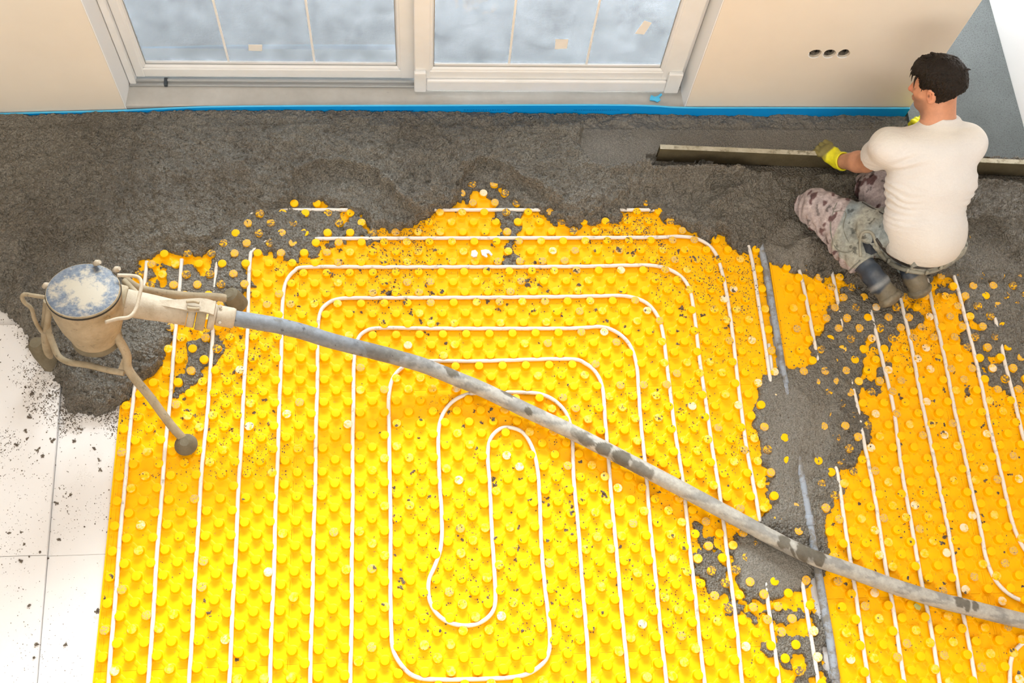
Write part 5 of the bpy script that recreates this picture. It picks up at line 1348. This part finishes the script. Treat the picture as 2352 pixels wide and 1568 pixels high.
sprinkle(700, 230, 1000, 980, 1568, .0008, .0024, lambda x, y: np.clip(.5 - (y - 980) / 1300, .1, 1))
sprinkle(6800, 560, 1750, 480, 720, .0010, .0036, lambda x, y: np.exp(-(y - 500) / 105))
sprinkle(1500, 560, 1750, 620, 1100, .0009, .0030, lambda x, y: np.clip(.8 - (y - 620) / 600, .1, 1))
sprinkle(1500, 900, 1750, 900, 1568, .0010, .0034)
sprinkle(3800, 1580, 2352, 620, 1500, .0009, .0034, lambda x, y: np.clip(1.2 - np.abs(x - 1880 - (y - 900) * .12) / 330, .12, 1) * np.clip(1.4 - (y - 600) / 900, .15, 1))
sprinkle(2600, 1960, 2352, 640, 1000, .0010, .0034, lambda x, y: np.exp(-(y - 650 - (x - 1990) * .25).clip(0) / 120))
px = np.concatenate(PX); py = np.concatenate(PY_); r = np.concatenate(RR)
# clustered bigger bits
CL = [(762, 632, 9), (895, 672, 16), (880, 745, 7), (930, 700, 8), (945, 718, 7), (1165, 505, 13), (1170, 530, 14), (1150, 545, 12), (1180, 560, 10), (1170, 590, 9), (1178, 600, 9), (1135, 505, 10), (1185, 500, 9), (1210, 645, 10), (1215, 655, 10), (1258, 668, 5), (1355, 556, 6), (1460, 575, 5), (1520, 560, 7), (1560, 575, 7), (1592, 597, 8), (1645, 597, 8), (1631, 658, 9), (1675, 748, 7), (1668, 752, 5), (1128, 940, 6), (1132, 966, 8), (1105, 970, 4), (1090, 945, 4), (1133, 1100, 6), (1135, 1113, 7), (925, 1332, 8), (922, 1350, 7), (985, 1140, 5), (880, 1390, 4), (905, 1120, 5), (938, 1148, 5), (560, 1150, 3), (545, 1515, 5), (470, 1380, 5), (480, 1408, 6), (260, 1325, 6), (240, 1375, 5), (222, 1402, 7), (40, 1022, 6), (88, 1035, 5), (50, 1290, 6), (1190, 1260, 5), (1185, 1285, 5), (1255, 1335, 6), (1268, 1385, 4), (1278, 1358, 3), (1335, 1150, 5), (1385, 1132, 8), (1390, 1140, 7), (1425, 1255, 5), (1452, 1330, 3), (2170, 1232, 7), (2163, 1246, 7), (2185, 1214, 5), (2195, 1270, 4), (2220, 895, 11), (2225, 905, 9), (2070, 915, 5), (2145, 920, 4), (2170, 975, 4), (2080, 1330, 4), (1865, 1050, 4), (2070, 1020, 5), (2340, 1545, 8), (1010, 1450, 3), (1515, 1130, 5), (640, 622, 8), (100, 1050, 5), (70, 960, 6), (115, 910, 8), (75, 905, 7), (60, 890, 5), (60, 990, 5), (185, 985, 5), (170, 1010, 5), (150, 1480, 5), (85, 1480, 5), (80, 1510, 4), (70, 1390, 3)]
for n_cl, xa, xb, ya, yb, s1_, s2_ in ((70, 640, 1700, 560, 790, 3, 8), (70, 860, 1720, 880, 1450, 2, 6), (70, 1900, 2350, 760, 1500, 2, 6), (25, 300, 640, 740, 1000, 3, 6), (16, 5, 240, 850, 1300, 3, 6)):
    for i in range(n_cl): CL.append((random.uniform(xa, xb), random.uniform(ya, yb), int(random.uniform(s1_, s2_))))
bxp, byp, br = [], [], []
for x, y, s in CL:
    for i in range(7 + s):
        a = random.uniform(0, 2 * PI); d = abs(random.gauss(0, .55)) * s
        bxp.append(x + math.cos(a) * d); byp.append(y + math.sin(a) * d * .9); br.append(random.uniform(.0018, .0058) * (.6 + s / 16))
px = np.concatenate([px, bxp]); py = np.concatenate([py, byp]); r = np.concatenate([r, br])
pos, inm = drop(px, py, r); keep = ~inm | (r > .003); pos, r = pos[keep], r[keep]
nC = len(pos)
sc = r[:, None] * rng.uniform(.7, 1.35, (nC, 3)); sc[:, 2] *= .7
ang_ = rng.uniform(0, 2 * PI, nC); ca, sa = np.cos(ang_), np.sin(ang_)
vv = octa[None] * sc[:, None, :] + rng.normal(0, .18, (nC, 6, 3)) * r[:, None, None]
vx = vv[..., 0] * ca[:, None] - vv[..., 1] * sa[:, None]; vy = vv[..., 0] * sa[:, None] + vv[..., 1] * ca[:, None]
vv = np.stack([vx, vy, vv[..., 2]], -1) + pos[:, None, :]
ff = (octf[None] + (np.arange(nC) * 6)[:, None, None]).reshape(-1, 3)
M_crumb = mat('mortar_crumb', (.13, .10, .075), .8, .2)
geo = N(M_crumb, 'ShaderNodeNewGeometry').outputs['Position']
setc(M_crumb, ramp(M_crumb, noise(M_crumb, 60, 3, .6, geo), [(.3, (.075, .055, .045)), (.7, (.20, .17, .13))]))
cr_o = link('mortar_crumbs', np_mesh('mortar_crumbs', vv.reshape(-1, 3), ff, False), M_crumb)
tag(cr_o, 'scattered dark mortar crumbs over the yellow panels and white boards', 'crumbs', None, 'stuff')
print('crumbs', nC)

# ------------------------------------------------------------------ small scraps
def scrap(name, px_, py_, z, pts, th, m, label, cat):
    q = P(px_, py_, z); bm = bmesh.new()
    for poly in pts:
        a = [bm.verts.new((x * .00185, y * .002, random.uniform(-.001, .002))) for x, y in poly]; b = [bm.verts.new((v_.co.x, v_.co.y, v_.co.z + th)) for v_ in a]
        bm.faces.new(a[::-1]); bm.faces.new(b)
        for i in range(len(a)): bm.faces.new((a[i], a[(i + 1) % len(a)], b[(i + 1) % len(a)], b[i]))
    o = link(name, bm_mesh(name, bm), m); o.location = tuple(q)
    return tag(o, label, cat)
scrap('foam_scrap', 1507, 226, .070, [[(-17, -6), (-6, -8), (2, -12), (10, -7), (8, 2), (16, 8), (14, 14), (4, 6), (-4, 3), (-12, 8), (-16, 2)]], .005, M_foamtop, 'ragged light blue foam scrap lying on the grey door sill', 'foam scrap')
scrap('polystyrene_scrap', 1089, 584, .0150, [[(-8, -4), (-2, -8), (6, -7), (9, 2), (3, 9), (-6, 7)]], .008, M_eps, 'left, rounder one of two white polystyrene bits on the upper yellow panels', 'polystyrene scrap')
scrap('polystyrene_scrap', 1114, 583, .0150, [[(-10, 8), (-8, -3), (2, -10), (6, -8), (3, -1), (8, 1), (15, -6), (18, -3), (10, 8), (2, 10)]], .007, M_eps, 'hooked white polystyrene bit right beside the rounder one', 'polystyrene scrap')
M_leaf = mat('pale_green_leaf', (.45, .46, .16), .6, .3)
scrap('leaf', 2107, 1394, .0150, [[(-8, 4), (-4, -4), (4, -6), (9, 0), (4, 5), (-2, 8)]], .0015, M_leaf, 'small pale green leaf just below the hose', 'leaf')
# footprint-like thin dusting is part of the board material
